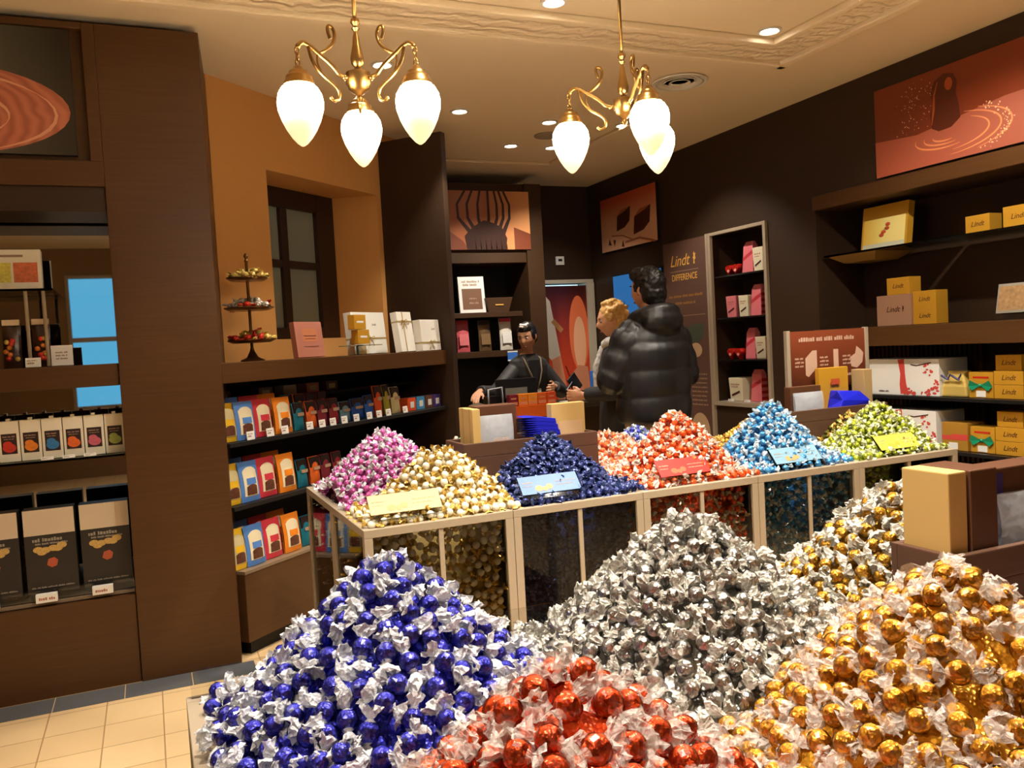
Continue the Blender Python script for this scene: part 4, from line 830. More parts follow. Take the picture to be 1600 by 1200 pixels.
def fill(heaps, rect, sp, r, holes, near, extra=(), occl=(), cap=300, fr_bins=None):
    """sweets one layer deep over the heaps: those the picture shows largest as single sweets, the rest of each colour as one loose mass"""
    rn = random.Random(11)
    grid = {}; x0, x1, y0, y1 = rect
    N = int((x1-x0)*(y1-y0)/(sp*sp)*16)
    def ok(p):
        k = tuple(int(math.floor(c/sp)) for c in p)
        for dx in (-1, 0, 1):
            for dy in (-1, 0, 1):
                for dz in (-1, 0, 1):
                    for q in grid.get((k[0]+dx, k[1]+dy, k[2]+dz), ()):
                        if (q-p).length_squared < sp*sp: return False
        grid.setdefault(k, []).append(p); return True
    allh = list(heaps)+list(occl)
    def seen(p):
        if not in_frame(p): return False
        d = CAM-p; L_ = d.length; d /= L_
        for i in range(1, 46):
            t = .03+i*.035
            if t > L_-.2: break
            s_ = p+d*t
            if s_.z > 1.2: break
            if Hmax(heaps, s_.x, s_.y)[0] > s_.z+.012 and x0 < s_.x < x1 and y0 < s_.y < y1: return False
            for ob in occl:
                hs, rc_ = ob
                if rc_[0] < s_.x < rc_[1] and rc_[2] < s_.y < rc_[3] and Hmax(hs, s_.x, s_.y)[0] > s_.z+.02: return False
        return True
    for _ in range(N):
        x, y = rn.uniform(x0, x1), rn.uniform(y0, y1)
        if any(a < x < b and c < y < d for a, b, c, d in holes): continue
        z, q = Hmax(heaps, x, y); z = max(z, q.zr+.012)+rn.uniform(-.006, .006)
        p = Vector((x, y, z))
        if ok(p): q.pts.append((p, seen(p), None))
    for (q, plane) in extra:          # layers pressed against clear panels: plane = function(u,v)->point, sizes
        fn, U_, V_ = plane; e0 = fn(0, 0); pn = (fn(.1, 0)-e0).cross(fn(0, .1)-e0).normalized()
        for _ in range(int(U_*V_/(sp*sp)*14)):
            p = fn(rn.uniform(0, U_), rn.uniform(0, V_))
            if ok(p): q.pts.append((p, seen(p), pn))
    for q in heaps:
        if not q.pts: continue
        protos = near_proto(q, r) if near else far_proto(q, r)
        vis = sorted([(p, n_) for p, s_, n_ in q.pts if s_], key=lambda e: (e[0]-CAM).length); hid = [(p, n_) for p, s_, n_ in q.pts if not s_]
        single, rest = vis[:cap], vis[cap:]+hid
        for p, fixed in single:
            me, wr = protos[rn.randrange(3)]
            o = OBJ.new(q.name, me); C.objects.link(o); o.location = p
            nx_, ny_ = (q.h(p.x-.006, p.y)-q.h(p.x+.006, p.y))/.012, (q.h(p.x, p.y-.006)-q.h(p.x, p.y+.006))/.012
            nrm = fixed or Vector((nx_, ny_, 1)).normalized(); tg = nrm.orthogonal(); tg.rotate(Quaternion(nrm, rn.uniform(0, 6.28))); ax = (tg+nrm*rn.gauss(0.05, .28)).normalized()
            o.rotation_euler = (ax.to_track_quat('X', 'Z') @ Quaternion((1, 0, 0), rn.uniform(0, 6.28))).to_euler()
            o['label'] = q.label; o['category'] = 'sweet'; o['group'] = q.key+' sweets'
            if wr:
                c = OBJ.new('twist_wrapper', wr); C.objects.link(c); c.parent = o
        # loose mass: the rest, over the body of the heap
        a = M(); deep = []
        for _ in range(int(2.2*len(q.pts))):
            p = rn.choice(q.pts)[0]+Vector((rn.uniform(-.02, .02), rn.uniform(-.02, .02), 0)); p.z = min(p.z, Hmax(heaps, p.x, p.y)[0])-.024
            if x0+.02 < p.x < x1-.02 and y0+.02 < p.y < y1-.02 and all((p-d_).length > sp*.95 for d_ in deep) and not any(A-.02 < p.x < B+.02 and C_-.02 < p.y < D+.02 for A, B, C_, D in holes): deep.append(p)
        for p in deep: a.add([tuple(r*c for c in v) for v in ICO.v], ICO.f, 0, Matrix.Translation(p))
        for p, fixed in rest:
            T_ = Matrix.Translation(p) @ Matrix.Rotation(rn.uniform(0, 6.28), 4, 'Z') @ Matrix.Rotation(rn.gauss(0, .6), 4, 'Y')
            if fixed:
                tg = Vector((0, 0, 1)); tg.rotate(Quaternion(fixed, rn.uniform(0, 6.28))); T_ = Matrix.Translation(p) @ (tg+fixed*rn.gauss(0, .2)).normalized().to_track_quat('X', 'Z').to_matrix().to_4x4()
            a.add([tuple(r*c for c in v) for v in ICO.v], ICO.f, 0, T_)
            if len(rest) < 900: twist(a_ := M(), r, r*2.2, 1, 7, RING_FAR, rn.randrange(99)); a.add(a_.v, a_.f, 1, T_)
        step = .022 if near else .02
        nx, ny = int((x1-x0)/step), int((y1-y0)/step); idx = {}; bv = []; bf = []
        def vert(i, j):
            if (i, j) not in idx:
                x, y = x0+i*step, y0+j*step; z = max(Hmax(heaps, x, y)[0], ZMIN)
                idx[(i, j)] = len(bv); bv.append((x, y, z-.040+.010*noise.noise(Vector((x*60, y*60, 3)))))
            return idx[(i, j)]
        ZMIN = q.zr+.03
        for i in range(nx):
            for j in range(ny):
                x, y = x0+(i+.5)*step, y0+(j+.5)*step
                if Hmax(heaps, x, y)[1] is q and not any(A < x < B and C_ < y < D for A, B, C_, D in holes): bf.append((vert(i, j), vert(i+1, j), vert(i+1, j+1), vert(i, j+1)))
        a.add(bv, bf, 2)
        if fr_bins and q.key in fr_bins:
            for (u0, u1, v0, v1) in fr_bins[q.key]: a.box(u0, u1, v0, v1, .225, q.zr-.035, 2)
        if a.f:
            o = a.build('heaped_sweets', [q.mats[0], q.mats[1], q.core or q.mats[0]]); o.data.polygons.foreach_set('use_smooth', [i != 1 for i in a.m])
            tag(o, 'loose mass of %s sweets lying deeper in their bin' % q.key, 'sweets', kind='stuff')
nearH = [Heap('royal blue', 'royal blue foil truffle in a white twist wrapper on the near blue heap', .355, 1.43, 1.082, ZF, (.33, .33), (FBLUE, W_WHITE), name='wrapped_truffle'),
         Heap('silver', 'silver foil truffle in a pale twist wrapper on the silver heap', .985, 1.43, 1.075, ZF, (.36, .36), (FSILV, W_SILV), name='wrapped_truffle'),
         Heap('gold and silver', 'gold foil truffle in a silver twist wrapper on the heap beside the tray of bags', 1.60, 1.47, 1.06, ZF, (.34, .32), (FGLD, W_SILV), name='wrapped_truffle'),
         Heap('red', 'red foil truffle in a clear twist wrapper on the red heap', .415, .86, 1.068, ZF, (.35, .33), (FRED, W_CLR), name='wrapped_truffle'),
         Heap('amber', 'amber foil truffle in a clear twist wrapper on the amber heap', 1.085, .90, 1.078, ZF, (.33, .34), (FAMB, W_CLR), name='wrapped_truffle'),
         Heap('caramel', 'caramel brown foil truffle in a clear wrapper on the heap past the amber one', 1.68, .84, .985, ZF, (.33, .33), (FCAR, W_CLR), name='wrapped_truffle')]
NR = (.065, 1.82, .54, 1.715)
fill(nearH, NR, .0335, .0158, [(1.37, 1.92, 1.12, 1.305)], True)
def fh(k, lab, cx, cy, pz, m1, m2, R=(.30, .225), core=None): return Heap(k, lab, cx, cy, pz, ZB, R, (m1, m2), core=core)
farH = [fh('ivory and gold', 'ivory ball in a gold twist wrapper from the ivory bin of the far counter', 1.00, 3.065, 1.075, FIV, W_GOLD, core=mat('ivory_gold_mass', (206, 176, 104), .4)), fh('navy blue', 'navy blue foil sweet from the navy bin of the far counter', 1.455, 3.065, 1.08, FNV, W_NAVY),
        fh('orange', 'orange foil sweet in a pale wrapper from the orange bin of the far counter', 2.07, 3.065, 1.118, FOR, W_PALE), fh('light blue', 'light blue foil sweet in a white wrapper from the light blue bin', 2.58, 3.065, 1.115, FLB, W_BW), fh('lime green', 'lime green foil sweet in a pale wrapper from the green bin', 3.23, 3.065, 1.06, FGR, W_GREEN, (.33, .225)),
        fh('pink', 'pink foil sweet in a white wrapper on the pink heap behind the ivory bin', .895, 3.48, 1.115, FPK, W_WHITE, (.33, .33)), fh('mint green', 'mint green sweet behind the ivory heap beside the dark wooden tray', 1.30, 3.68, 1.02, FMI, W_PALE, (.25, .25)),
        fh('coral', 'coral sweet on the small heap between the kraft bag and the orange heap', 2.06, 3.62, .99, FCO, W_PALE, (.26, .28)), fh('violet', 'violet blue sweet on the small heap behind the orange one', 2.26, 3.70, .99, FVI, W_BW, (.22, .22)), fh('antique gold', 'antique gold sweet on the heap behind the light blue one', 3.02, 3.60, 1.02, FGLD, W_GOLD, (.3, .28)), fh('olive', 'dark olive sweet on the heap under the printed sign board', 3.30, 3.32, 1.0, FDG, W_GOLD, (.22, .22))]
FRC = (.665, 3.415, 2.835, 3.885)
ex = []
for i, q in enumerate(farH[:5]):
    ex.append((q, ((lambda x0: (lambda u, v: Vector((x0+u, 2.832, .42+v))))(BX[i]+.045), BX[i+1]-BX[i]-.10, .40)))
ex.append((farH[0], ((lambda u, v: Vector((.664, 2.85+u, .42+v))), .50, .40))); ex.append((farH[5], ((lambda u, v: Vector((.664, 3.41+u, .42+v))), .44, .40)))
fb = {q.key: [(BX[i]+.05, BX[i+1]-.05, 2.855, 3.33)] for i, q in enumerate(farH[:5])}; fb['pink'] = [(.68, 1.14, 3.40, 3.88)]
fill(farH, FRC, .0292, .0142, [(1.19, 1.84, 3.33, 3.60), (2.88, 3.6, 3.33, 3.60)], False, ex, [(nearH, NR)], fr_bins=fb)

# ---- name signs on the bins
def bin_sign(label, x0, x1, z, y, m, deco=None):
    w_ = x1-x0; o = M().box(-w_/2, w_/2, -.0015, .0015, 0, .078).build('bin_sign', m, loc=((x0+x1)/2, y-.022, z+.016), rot=(-.72, 0, 0)); tag(o, label, 'sign')
    a = M(); a.box(-w_/2-.006, w_/2+.006, .0020, .004, -.03, .082); a.box(-w_/2-.006, w_/2+.006, -.012, .0020, -.03, -.027); a.build('clear_holder', ACRYL, o)
    a = M(); a.dashes(-w_*.46, -w_*.25, .05, .006, -.0022, rnd=random.Random(2)); a.dashes(-w_*.46, -w_*.3, .035, .004, -.0022, rnd=random.Random(2)); a.build('printed_heading', mat('sign_text', (170, 150, 120), .6), o); a = M(); a.dashes(w_*.1, w_*.45, .045, .004, -.0022, rnd=random.Random(5)); a.dashes(w_*.1, w_*.4, .03, .004, -.0022, rnd=random.Random(8)); a.build('printed_text', mat('sign_text', (170, 150, 120), .6), o)
    a = M(); a.disc(-w_*.2, .022, .016, .013, -.0024); a.disc(-w_*.02, .026, .014, .012, -.0024); a.disc(-w_*.1, .018, .012, .01, -.0026); a.build('printed_sweet', deco or mat('sign_peach', (220, 160, 100), .5), o)
bin_sign('cream sign with sweet pictures standing in the ivory heap', .672, .93, .872, 2.875, mat('sign_cream', (226, 194, 126), .45)); bin_sign('blue sign standing in the navy heap', 1.245, 1.49, .872, 2.875, mat('sign_blue', (70, 112, 168), .4))
bin_sign('red sign standing in the orange heap', 1.85, 2.09, .872, 2.875, mat('sign_red', (214, 44, 34), .45), mat('sign_red_deco', (226, 96, 60), .5)); bin_sign('pale blue sign standing in the light blue heap', 2.43, 2.68, .862, 2.875, mat('sign_pale_blue', (132, 172, 196), .45)); bin_sign('yellow sign standing in the green heap', 3.03, 3.27, .862, 2.875, mat('sign_yellow', (214, 196, 76), .45), mat('sign_olive', (190, 170, 60), .5))

# ---- bag trays between the bins
TRAYW = wood('tray_brown', (84, 58, 44), (98, 70, 54), .45)
def tray(label, x0, x1, y0, y1, zt, zb):
    t = thing('bag_tray', label, 'tray', ((x0+x1)/2, (y0+y1)/2, zb)); w_, d_, h_ = (x1-x0)/2, (y1-y0)/2, zt-zb; k = .016
    M().box(-w_, w_, -d_, d_, 0, h_-.06).build('base', TRAYW, t, bevel=.003)
    r = M(); r.box(-w_, w_, -d_, -d_+k, h_-.06, h_); r.box(-w_, w_, d_-k, d_, h_-.06, h_); r.box(-w_, -w_+k, -d_+k, d_-k, h_-.06, h_); r.box(w_-k, w_, -d_+k, d_-k, h_-.06, h_)
    r.build('rim', TRAYW, t, bevel=.003); return zt-.059
KRAFT = mat('kraft_gold', (206, 170, 104), .5, bump=.1); BROWNB = mat('chocolate_brown_bag', (92, 58, 38), .4); PURB = mat('violet_bag', (66, 50, 116), .4)
FILM = film('pouch_film', (214, 218, 226), .5, .15, 0, 30)
BB = mat('cobalt_plastic_bag', (30, 36, 190), .35)
def slab(name, label, cat, w, d, h, loc, m, lines=0, group=None, rz=0):
    o = M().box(-w/2, w/2, -d/2, d/2, 0, h).build(name, m, loc=loc, rot=(0, 0, rz), bevel=.003); tag(o, label, cat, group)
    if lines:
        a = M()
        for k in range(lines): a.box(-w/2-.0006, w/2+.0006, -d/2+d*(k+.3)/lines, -d/2+d*(k+.5)/lines, .004, h+.0006)
        a.build('folded_edge', mat(m.name+'_edge', tuple(int(255*((c*.8)**(1/2.2))) for c in m.node_tree.nodes['Principled BSDF'].inputs['Base Color'].default_value[:3]), .5), o)
    return o
def film_bag(label, w, h, loc, rz=0):
    a = M(); n = 8
    vs = [(-w/2+w*i/n, -.008-.012*sin(pi*i/n)*sin(pi*j/n)+.003*sin(i*2.3+j), h*j/n) for j in range(n+1) for i in range(n+1)]
    a.add(vs, [(j*(n+1)+i, j*(n+1)+i+1, (j+1)*(n+1)+i+1, (j+1)*(n+1)+i) for j in range(n) for i in range(n)])
    a.add([(x, -y*.4, z) for x, y, z in vs], [(j*(n+1)+i, (j+1)*(n+1)+i, (j+1)*(n+1)+i+1, j*(n+1)+i+1) for j in range(n) for i in range(n)])
    o = a.build('film_bag', FILM, loc=loc, rot=(-.06, 0, rz), smooth=True); tag(o, label, 'bag')
    M().rect(-w*.15, w*.3, h*.15, h*.4, -.024).build('printed_motif', film('pouch_print', (230, 190, 170), .4), o); return o
zt = tray('dark wooden tray of bags standing behind the navy heap', 1.20, 1.84, 3.34, 3.58, 1.04, .852)
slab('bag_bundle', 'kraft bundle of bags at the end of the tray behind the navy heap', 'bags', .036, .17, .2, (1.275, 3.46, zt), KRAFT, 2)
slab('bag_bundle', 'dark brown bundle of bags behind the film bag in the far tray', 'bags', .19, .10, .205, (1.40, 3.50, zt), BROWNB, 0)
film_bag('clear film bag leaning on the brown bundle in the far tray', .16, .165, (1.385, 3.425, zt))
_cb = M()
_cb.loft([[(-.075+.03*(1-cos(q)), y, .0046+.0044*sin(q-pi/2)) for q in [pi*i/6 for i in range(7)]]+[(.08, y, .009), (.08, y, .0002)] for y in (-.065, .05)])
_cb = _cb.mesh('cobalt_bag', BB, False, .0012)
for k in range(15):   # fanned stack of cobalt bags
    o = OBJ.new('cobalt_bag', _cb); C.objects.link(o); o.location = (1.612-.0030*k+.0016*(k % 3), 3.445-.0012*(k % 2), zt+.0095*k); o.rotation_euler = (0, .012*k-.02, 0)
    tag(o, 'cobalt blue folded bag in the layered stack of the far tray', 'bag', 'cobalt blue bags in the far tray')
o = slab('bag_bundle', 'kraft bag with a pale window beside the cobalt stack in the far tray', 'bag', .17, .05, .19, (1.745, 3.46, zt), KRAFT)
front(o, 'film_window', [(-.05, .07, .02, .11)], .05, mat('kraft_window', (214, 176, 132), .3))
zt2 = tray('dark wooden tray of bags behind the green heap', 2.90, 3.60, 3.34, 3.58, 1.035, .852)
film_bag('pale film bag in the tray under the printed sign board', .19, .145, (3.12, 3.40, zt2)); slab('bag_bundle', 'dark brown bundle behind the film bag under the sign board', 'bags', .2, .05, .175, (3.12, 3.445, zt2), BROWNB)
o = slab('gold_packet', 'gold packet behind the cobalt bag in the tray under the sign board', 'packet', .20, .03, .26, (3.335, 3.46, zt2), GOLDP); front(o, 'printed_swirl', [(-.03, .03, .17, .2)], .05, mat('print_truffle', (186, 80, 44), .4))
b = M(); b.loft([[(-.085, -.04, 0), (.085, -.05, 0), (.085, .03, 0), (-.085, .04, 0)], [(-.09, -.06, .05), (.09, -.06, .04), (.09, .03, .05), (-.09, .04, .05)], [(-.07, -.06, .09), (.11, -.07, .08), (.10, .03, .09), (-.08, .03, .1)], [(-.08, -.03, .14), (.06, -.05, .13), (.06, .02, .13), (-.07, .03, .14)]])
o = b.build('cobalt_bag', BB, loc=(3.375, 3.415, zt2), bevel=.008); tag(o, 'crumpled cobalt blue bag drooping from the tray under the sign board', 'bag')
slab('kraft_box', 'pale kraft box at the end of the tray beside the crumpled cobalt bag', 'box', .055, .09, .24, (3.51, 3.425, zt2), mat('pale_kraft', (170, 142, 96), .5))
sg = thing('sign_board', 'brown printed sign board with three pictures above the green heap', 'sign', (3.365, 3.515, .80))
M().box(-.285, -.262, -.012, .012, .178, .64).build('post', TAUPE, sg, bevel=.002); M().box(.262, .285, -.012, .012, .178, .64).build('post', TAUPE, sg, bevel=.002)
M().box(-.262, .262, -.006, .006, .33, .635).build('panel', grad_mat('sign_brown', (84, 40, 24), (134, 66, 40), 'Z', .36, .63), sg)
a = M(); a.dashes(-.2, .19, .59, .022, -.0066, rnd=random.Random(5)); [a.dashes(x, x+.06, z, .010, -.0066, rnd=random.Random(int(z*999))) for x in (-.23, -.06, .1) for z in (.49, .47, .45)]
a.poly([(-.16, .40), (-.16, .49), (-.11, .53), (-.08, .53), (-.08, .44), (-.14, .39)], -.0066); a.rect(.035, .07, .41, .53, -.0066); a.poly([(.16, .43), (.15, .48), (.19, .5), (.2, .54), (.23, .52), (.25, .5), (.24, .45), (.2, .42)], -.0066); a.dashes(.13, .24, .39, .014, -.0066, rnd=random.Random(7))
a.build('printed_pictures', mat('sign_pale_print', (196, 160, 138), .5), sg)
zt3 = tray('taupe brown tray of bags beside the gold and silver heap', 1.385, 1.90, 1.135, 1.29, 1.0, .802)
slab('bag_bundle', 'pale gold bundle of folded bags in the tray by the amber heap', 'bags', .05, .11, .215, (1.425, 1.215, zt3), KRAFT, 0)
slab('bag_bundle', 'chocolate brown bundle of bags next to the pale gold bundle', 'bags', .075, .12, .215, (1.492, 1.215, zt3), BROWNB, 0)
o = slab('bag_bundle', 'brown and violet printed bundle behind the film bag, near tray', 'bags', .20, .07, .20, (1.635, 1.235, zt3), BROWNB, 0); front(o, 'violet_panel', [(-.098, -.03, .02, .19)], .07, PURB); front(o, 'gold_edge_print', [(-.098, -.07, .0, .12)], .07, mat('dull_gold_lettering', (160, 112, 56), .5), 2)
slab('bag_bundle', 'brown bundle of bags at the far end of the near tray', 'bags', .12, .11, .20, (1.80, 1.215, zt3), BROWNB, 0)
film_bag('milky film bag standing at the front of the near tray', .22, .15, (1.675, 1.18, zt3))

# ------------------------------------------------------------------ cash counter
ct = thing('cash_counter', 'dark cash counter in front of the cashier', 'counter', (2.72, 5.80, 0))
M().box(-.62, .74, -.20, .20, 0, .955).build('body', WOOD_D, ct, bevel=.004); M().box(-.66, .78, -.24, .24, .955, .99).build('worktop', mat('dark_worktop', (52, 40, 32), .3), ct, bevel=.004)
ZC = .991
o = thing('display_monitor', 'low black till monitor with its back to the shop', 'monitor', (2.56, 5.88, ZC), .0); M().box(-.17, .17, -.015, .015, .05, .20).build('screen_back', BLACKP, o, bevel=.006); M().box(-.10, .08, -.02, -.016, .06, .13).build('label_panel', mat('monitor_grey', (120, 116, 104), .5), o); M().box(-.1, .1, -.06, .06, 0, .012).box(-.02, .02, -.01, .02, .012, .06).build('stand', BLACKP, o)
o = thing('card_terminal', 'pale card terminal on the cash counter by the cashier\'s outstretched hand', 'card terminal', (2.29, 5.72, ZC), .2); M().box(-.05, .05, -.04, .04, 0, .09).build('body', BLACKP, o, bevel=.008); f_ = M(); f_.tube([(-.06, -.05, 0), (-.055, -.045, .14), (.06, -.045, .15), (.065, -.05, .0)], .008, 6); f_.build('frame', mat('terminal_silver', (176, 180, 186), .3), o, smooth=True)
o = thing('till_screen', 'small tilted black till screen beside the door poster', 'screen', (3.0, 5.86, ZC), .3); M().box(-.07, .07, -.006, .006, .0, .10, T=Matrix.Translation((.02, 0, .10)) @ Matrix.Rotation(.9, 4, 'Y')).build('display', BLACKP, o, bevel=.004); M().tube([(-.03, 0, 0), (-.03, 0, .08), (.03, 0, .14)], .012, 8).build('arm', BLACKP, o)
for k in range(5):
    o = carton('bar_carton', '%s on the counter rack before the monitor' % ('maroon bar box at the end', 'bright orange bar box', 'amber bar box', 'dark orange bar box', 'red orange bar box')[k], 'box', .072, .05, .085, (2.40+.076*k, 5.60, ZC+.012), 0, (MAR, ORA, YEL if False else mat('amber_pack', (226, 140, 40), .4), BURN, mat('red_orange_pack', (206, 74, 36), .4))[k], 'bar boxes on the counter rack')
    front(o, 'printed_panel', [(-.03, .03, .008, .03), (-.02, .02, .05, .06)], .05, mat('peach_pack', (206, 140, 104), .4))
o = M().box(2.355, 2.745, 5.575, 5.63, ZC, ZC+.011).box(2.355, 2.745, 5.548, 5.558, ZC-.075, ZC+.011).box(2.355, 2.745, 5.558, 5.575, ZC, ZC+.011).build('counter_rack', BURN); tag(o, 'orange fronted rack carrying the bar boxes on the counter edge', 'rack')
o = M().box(-.02, .02, -.02, .02, 0, .22).build('blue_box', mat('blue_card_print', (64, 120, 210), .4), loc=(3.17, 5.78, ZC), bevel=.003); tag(o, 'slim upright blue packet at the end of the cash counter', 'packet')
def crumple(label, loc, r, m, seed, cat='bag', name='paper_bag'):
    a = M().ball((0, 0, 0), r, 16); rn = random.Random(seed)
    a.v = [(x*(1+.5*noise.noise(Vector((x*22, y*22, z*22+seed)))), y*(1+.5*noise.noise(Vector((x*22+5, y*22, z*22)))), max(-r[2]*.8, z*(1+.5*noise.noise(Vector((x*22, y*22+7, z*22)))))) for x, y, z in a.v]
    o = a.build(name, m, loc=(loc[0], loc[1], loc[2]+r[2]*.8), smooth=False); return tag(o, label, cat)
crumple('grey crumpled bag on the counter end before the doorway', (3.32, 5.80, ZC), (.10, .07, .09), mat('grey_film_bag', (160, 158, 150), .35), 3); crumple('pale open paper bag beside the blue packet', (3.03, 5.70, ZC), (.07, .05, .03), mat('pale_paper', (216, 186, 150), .5), 8)
crumple('dark crumpled heap of wrappers at the left end of the cash counter'.replace('left end', 'end nearest the fin'), (2.17, 5.70, ZC), (.09, .06, .025), mat('dark_wrappers', (90, 78, 60), .4), 5, 'wrappers', 'wrapper_heap')
o = carton('receipt_pad', 'flat pale receipt pad on the counter before the card terminal', 'pad', .14, .1, .012, (2.90, 5.66, ZC), .1, mat('pad_grey', (190, 186, 180), .5))

# ------------------------------------------------------------------ people
def fuse(a, name, m, parent, voxel=.007, it=3, jitter=None):
    me = a.mesh(name+'_raw', m, False); o = OBJ.new(name+'_raw', me); C.objects.link(o)
    r = o.modifiers.new('r', 'REMESH'); r.mode = 'VOXEL'; r.voxel_size = voxel; r.use_smooth_shade = True
    if it:
        q = o.modifiers.new('s', 'SMOOTH'); q.iterations = it; q.factor = .5
    dg = bpy.context.evaluated_depsgraph_get(); me2 = bpy.data.meshes.new_from_object(o.evaluated_get(dg)); me2.name = name
    OBJ.remove(o); bpy.data.meshes.remove(me)
    if jitter:
        am, fr = jitter
        for v in me2.vertices: v.co += v.normal*(am*noise.noise(v.co*fr))
    me2.materials.clear(); me2.materials.append(m)
    me2.polygons.foreach_set('use_smooth', [True]*len(me2.polygons))
    o = OBJ.new(name, me2); C.objects.link(o); o.parent = parent; return o
def head_piece(a, c, yaw, pitch, s=1.0):
    T = Matrix.Translation(c) @ Matrix.Rotation(yaw, 4, 'Z') @ Matrix.Rotation(-pitch, 4, 'X') @ Matrix.Scale(s, 4)
    n, k = 40, 30; rings = []
    for j in range(1, k):
        ph = pi*j/k; ring = []
        for i in range(n):
            th = 2*pi*i/n; x, y, z = .076*sin(ph)*cos(th), .094*sin(ph)*sin(th), -.116*cos(ph)
            if z < -.01:
                q = min(1, (-z-.01)/.105); x *= 1-.30*q*q; y = y*(1-.12*q) + (.012*q if y > 0 else .02*q)
            if y > 0:
                g = lambda cx, cz, sx, sz: math.exp(-((x-cx)/sx)**2-((z-cz)/sz)**2)
                y += .024*g(0, -.022, .011, .020)+.010*g(0, .0, .009, .02)+.006*g(0, .034, .05, .012)-.009*(g(.031, .012, .017, .012)+g(-.031, .012, .017, .012))+.007*g(0, -.062, .022, .009)+.008*g(0, -.098, .022, .014)+.004*(g(.045, -.02, .02, .02)+g(-.045, -.02, .02, .02))
            ring.append((x, y, z))
        rings.append(ring)
    b = M().loft(rings, 0, True)
    for sg in (-1, 1): b.ball((sg*.078, -.008, -.004), (.010, .018, .030), 10)
    a.add([T @ Vector(v) for v in b.v], b.f); return T
def hand_piece(a, w, d, side, nrm, curl=.5, s=1.0, thumb=1):
    w, d, side, nrm = Vector(w), Vector(d).normalized(), Vector(side).normalized(), Vector(nrm).normalized()
    pts = []
    for t, rx, ry in ((0, .024, .017), (.03, .034, .017), (.07, .040, .015), (.092, .038, .012)):
        pts.append([tuple(w+d*(t*s)+side*(rx*s*cos(2*pi*k/10))+nrm*(ry*s*sin(2*pi*k/10))) for k in range(10)])
    a.loft(pts)
    for k, L_ in enumerate((.066, .076, .070, .054)):
        b = w+d*(.085*s)+side*((-.028+.0187*k)*s); p = [b]; ang = 0; cur = d
        for j, q in enumerate((.45, .32, .23)):
            ang += curl*(.9 if j else .6)*(1+.1*k); cur = d*cos(ang)+nrm*sin(ang)+side*((k-1.5)*.05); b = b+cur*(L_*q*s); p.append(b)
        a.tube(p, [.0088*s, .0085*s, .0078*s, .0066*s], 8)
    b = w+d*(.025*s)-side*(.028*s*thumb)
    a.tube([b, b+d*.025*s-side*(.022*s*thumb)+nrm*.012*s, b+d*.052*s-side*(.026*s*thumb)+nrm*.024*s], [.012*s, .010*s, .0075*s], 8)
SKIN = mat('warm_skin', (206, 150, 116), .5, spec=.35); EYEW = mat('eye_white', (226, 220, 212), .3); EYED = mat('eye_dark', (24, 17, 14), .3); LIPS = mat('lip', (164, 88, 80), .5); BROW = mat('brow_dark', (34, 26, 22), .7)
def make_person(label, loc, rz, s, lean, sway, head_yaw, head_pitch, arms, hands, skin=SKIN):
    """arms: two lists of shoulder, elbow, wrist in local metres (+y forward, +x the person's right hand side)"""
    t = thing('person', label, 'person', loc, rz)
    def tr(x, y, z):
        k = max(0, z-.95*s); return Vector((x+sway*k, y+lean*k, z))
    def ring(z, rx, ry, n=20): c = tr(0, 0, z*s); return [(c.x+rx*s*cos(2*pi*k/n), c.y+ry*s*sin(2*pi*k/n), c.z) for k in range(n)]
    a = M()
    TOR = [(.86, .15, .105), (.95, .165, .115), (1.06, .142, .10), (1.18, .152, .108), (1.30, .172, .115), (1.40, .17, .10), (1.46, .11, .075), (1.49, .06, .055)]
    a.loft([ring(*q) for q in TOR])
    hc = tr(0, .03*s, 1.635*s)
    a.tube([tr(0, -.01, 1.43*s), tr(0, .0, 1.52*s), hc+Vector((0, -.015, -.06*s))], [.06*s, .052*s, .05*s], 12)
    T = head_piece(a, hc, head_yaw, head_pitch, s)
    for sg in (-1, 1):
        a.tube([(sg*.085*s, 0, .93*s), (sg*.09*s, .0, .72*s), (sg*.092*s, .015*s, .48*s), (sg*.095*s, -.005*s, .33*s), (sg*.10*s, -.015*s, .085*s)], [.092*s, .078*s, .056*s, .055*s, .038*s], 12)
        a.tube([(sg*.10*s, -.04*s, .035*s), (sg*.105*s, .08*s, .03*s), (sg*.11*s, .17*s, .022*s)], [.034*s, .036*s, .022*s], 10)
    for (sh, el, wr), hd in zip(arms, hands):
        a.tube([sh, Vector(sh).lerp(Vector(el), .5), el, Vector(el).lerp(Vector(wr), .5), wr], [.052*s, .047*s, .040*s, .036*s, .025*s], 12)
        hand_piece(a, wr, *hd)
    body = fuse(a, 'body', skin, t, .0052, 2)
    def onhead(name, m, pieces):
        for p in pieces:
            b = M().ball(p[0], p[1], 10); b.v = [tuple(T @ Vector(v)) for v in b.v]; b.build(name, m, t, smooth=True)
    onhead('eye', EYEW, [((x, .078, .011), (.0125, .0075, .0052)) for x in (-.031, .031)])
    onhead('pupil', EYED, [((x, .0852, .010), (.0066, .003, .0058)) for x in (-.030, .032)])
    onhead('eyebrow', BROW, [((x, .088, .031), (.017, .004, .0035)) for x in (-.032, .032)])
    onhead('mouth', LIPS, [((0, .0915, -.063), (.021, .006, .0055))])
    return t, tr, T, hc
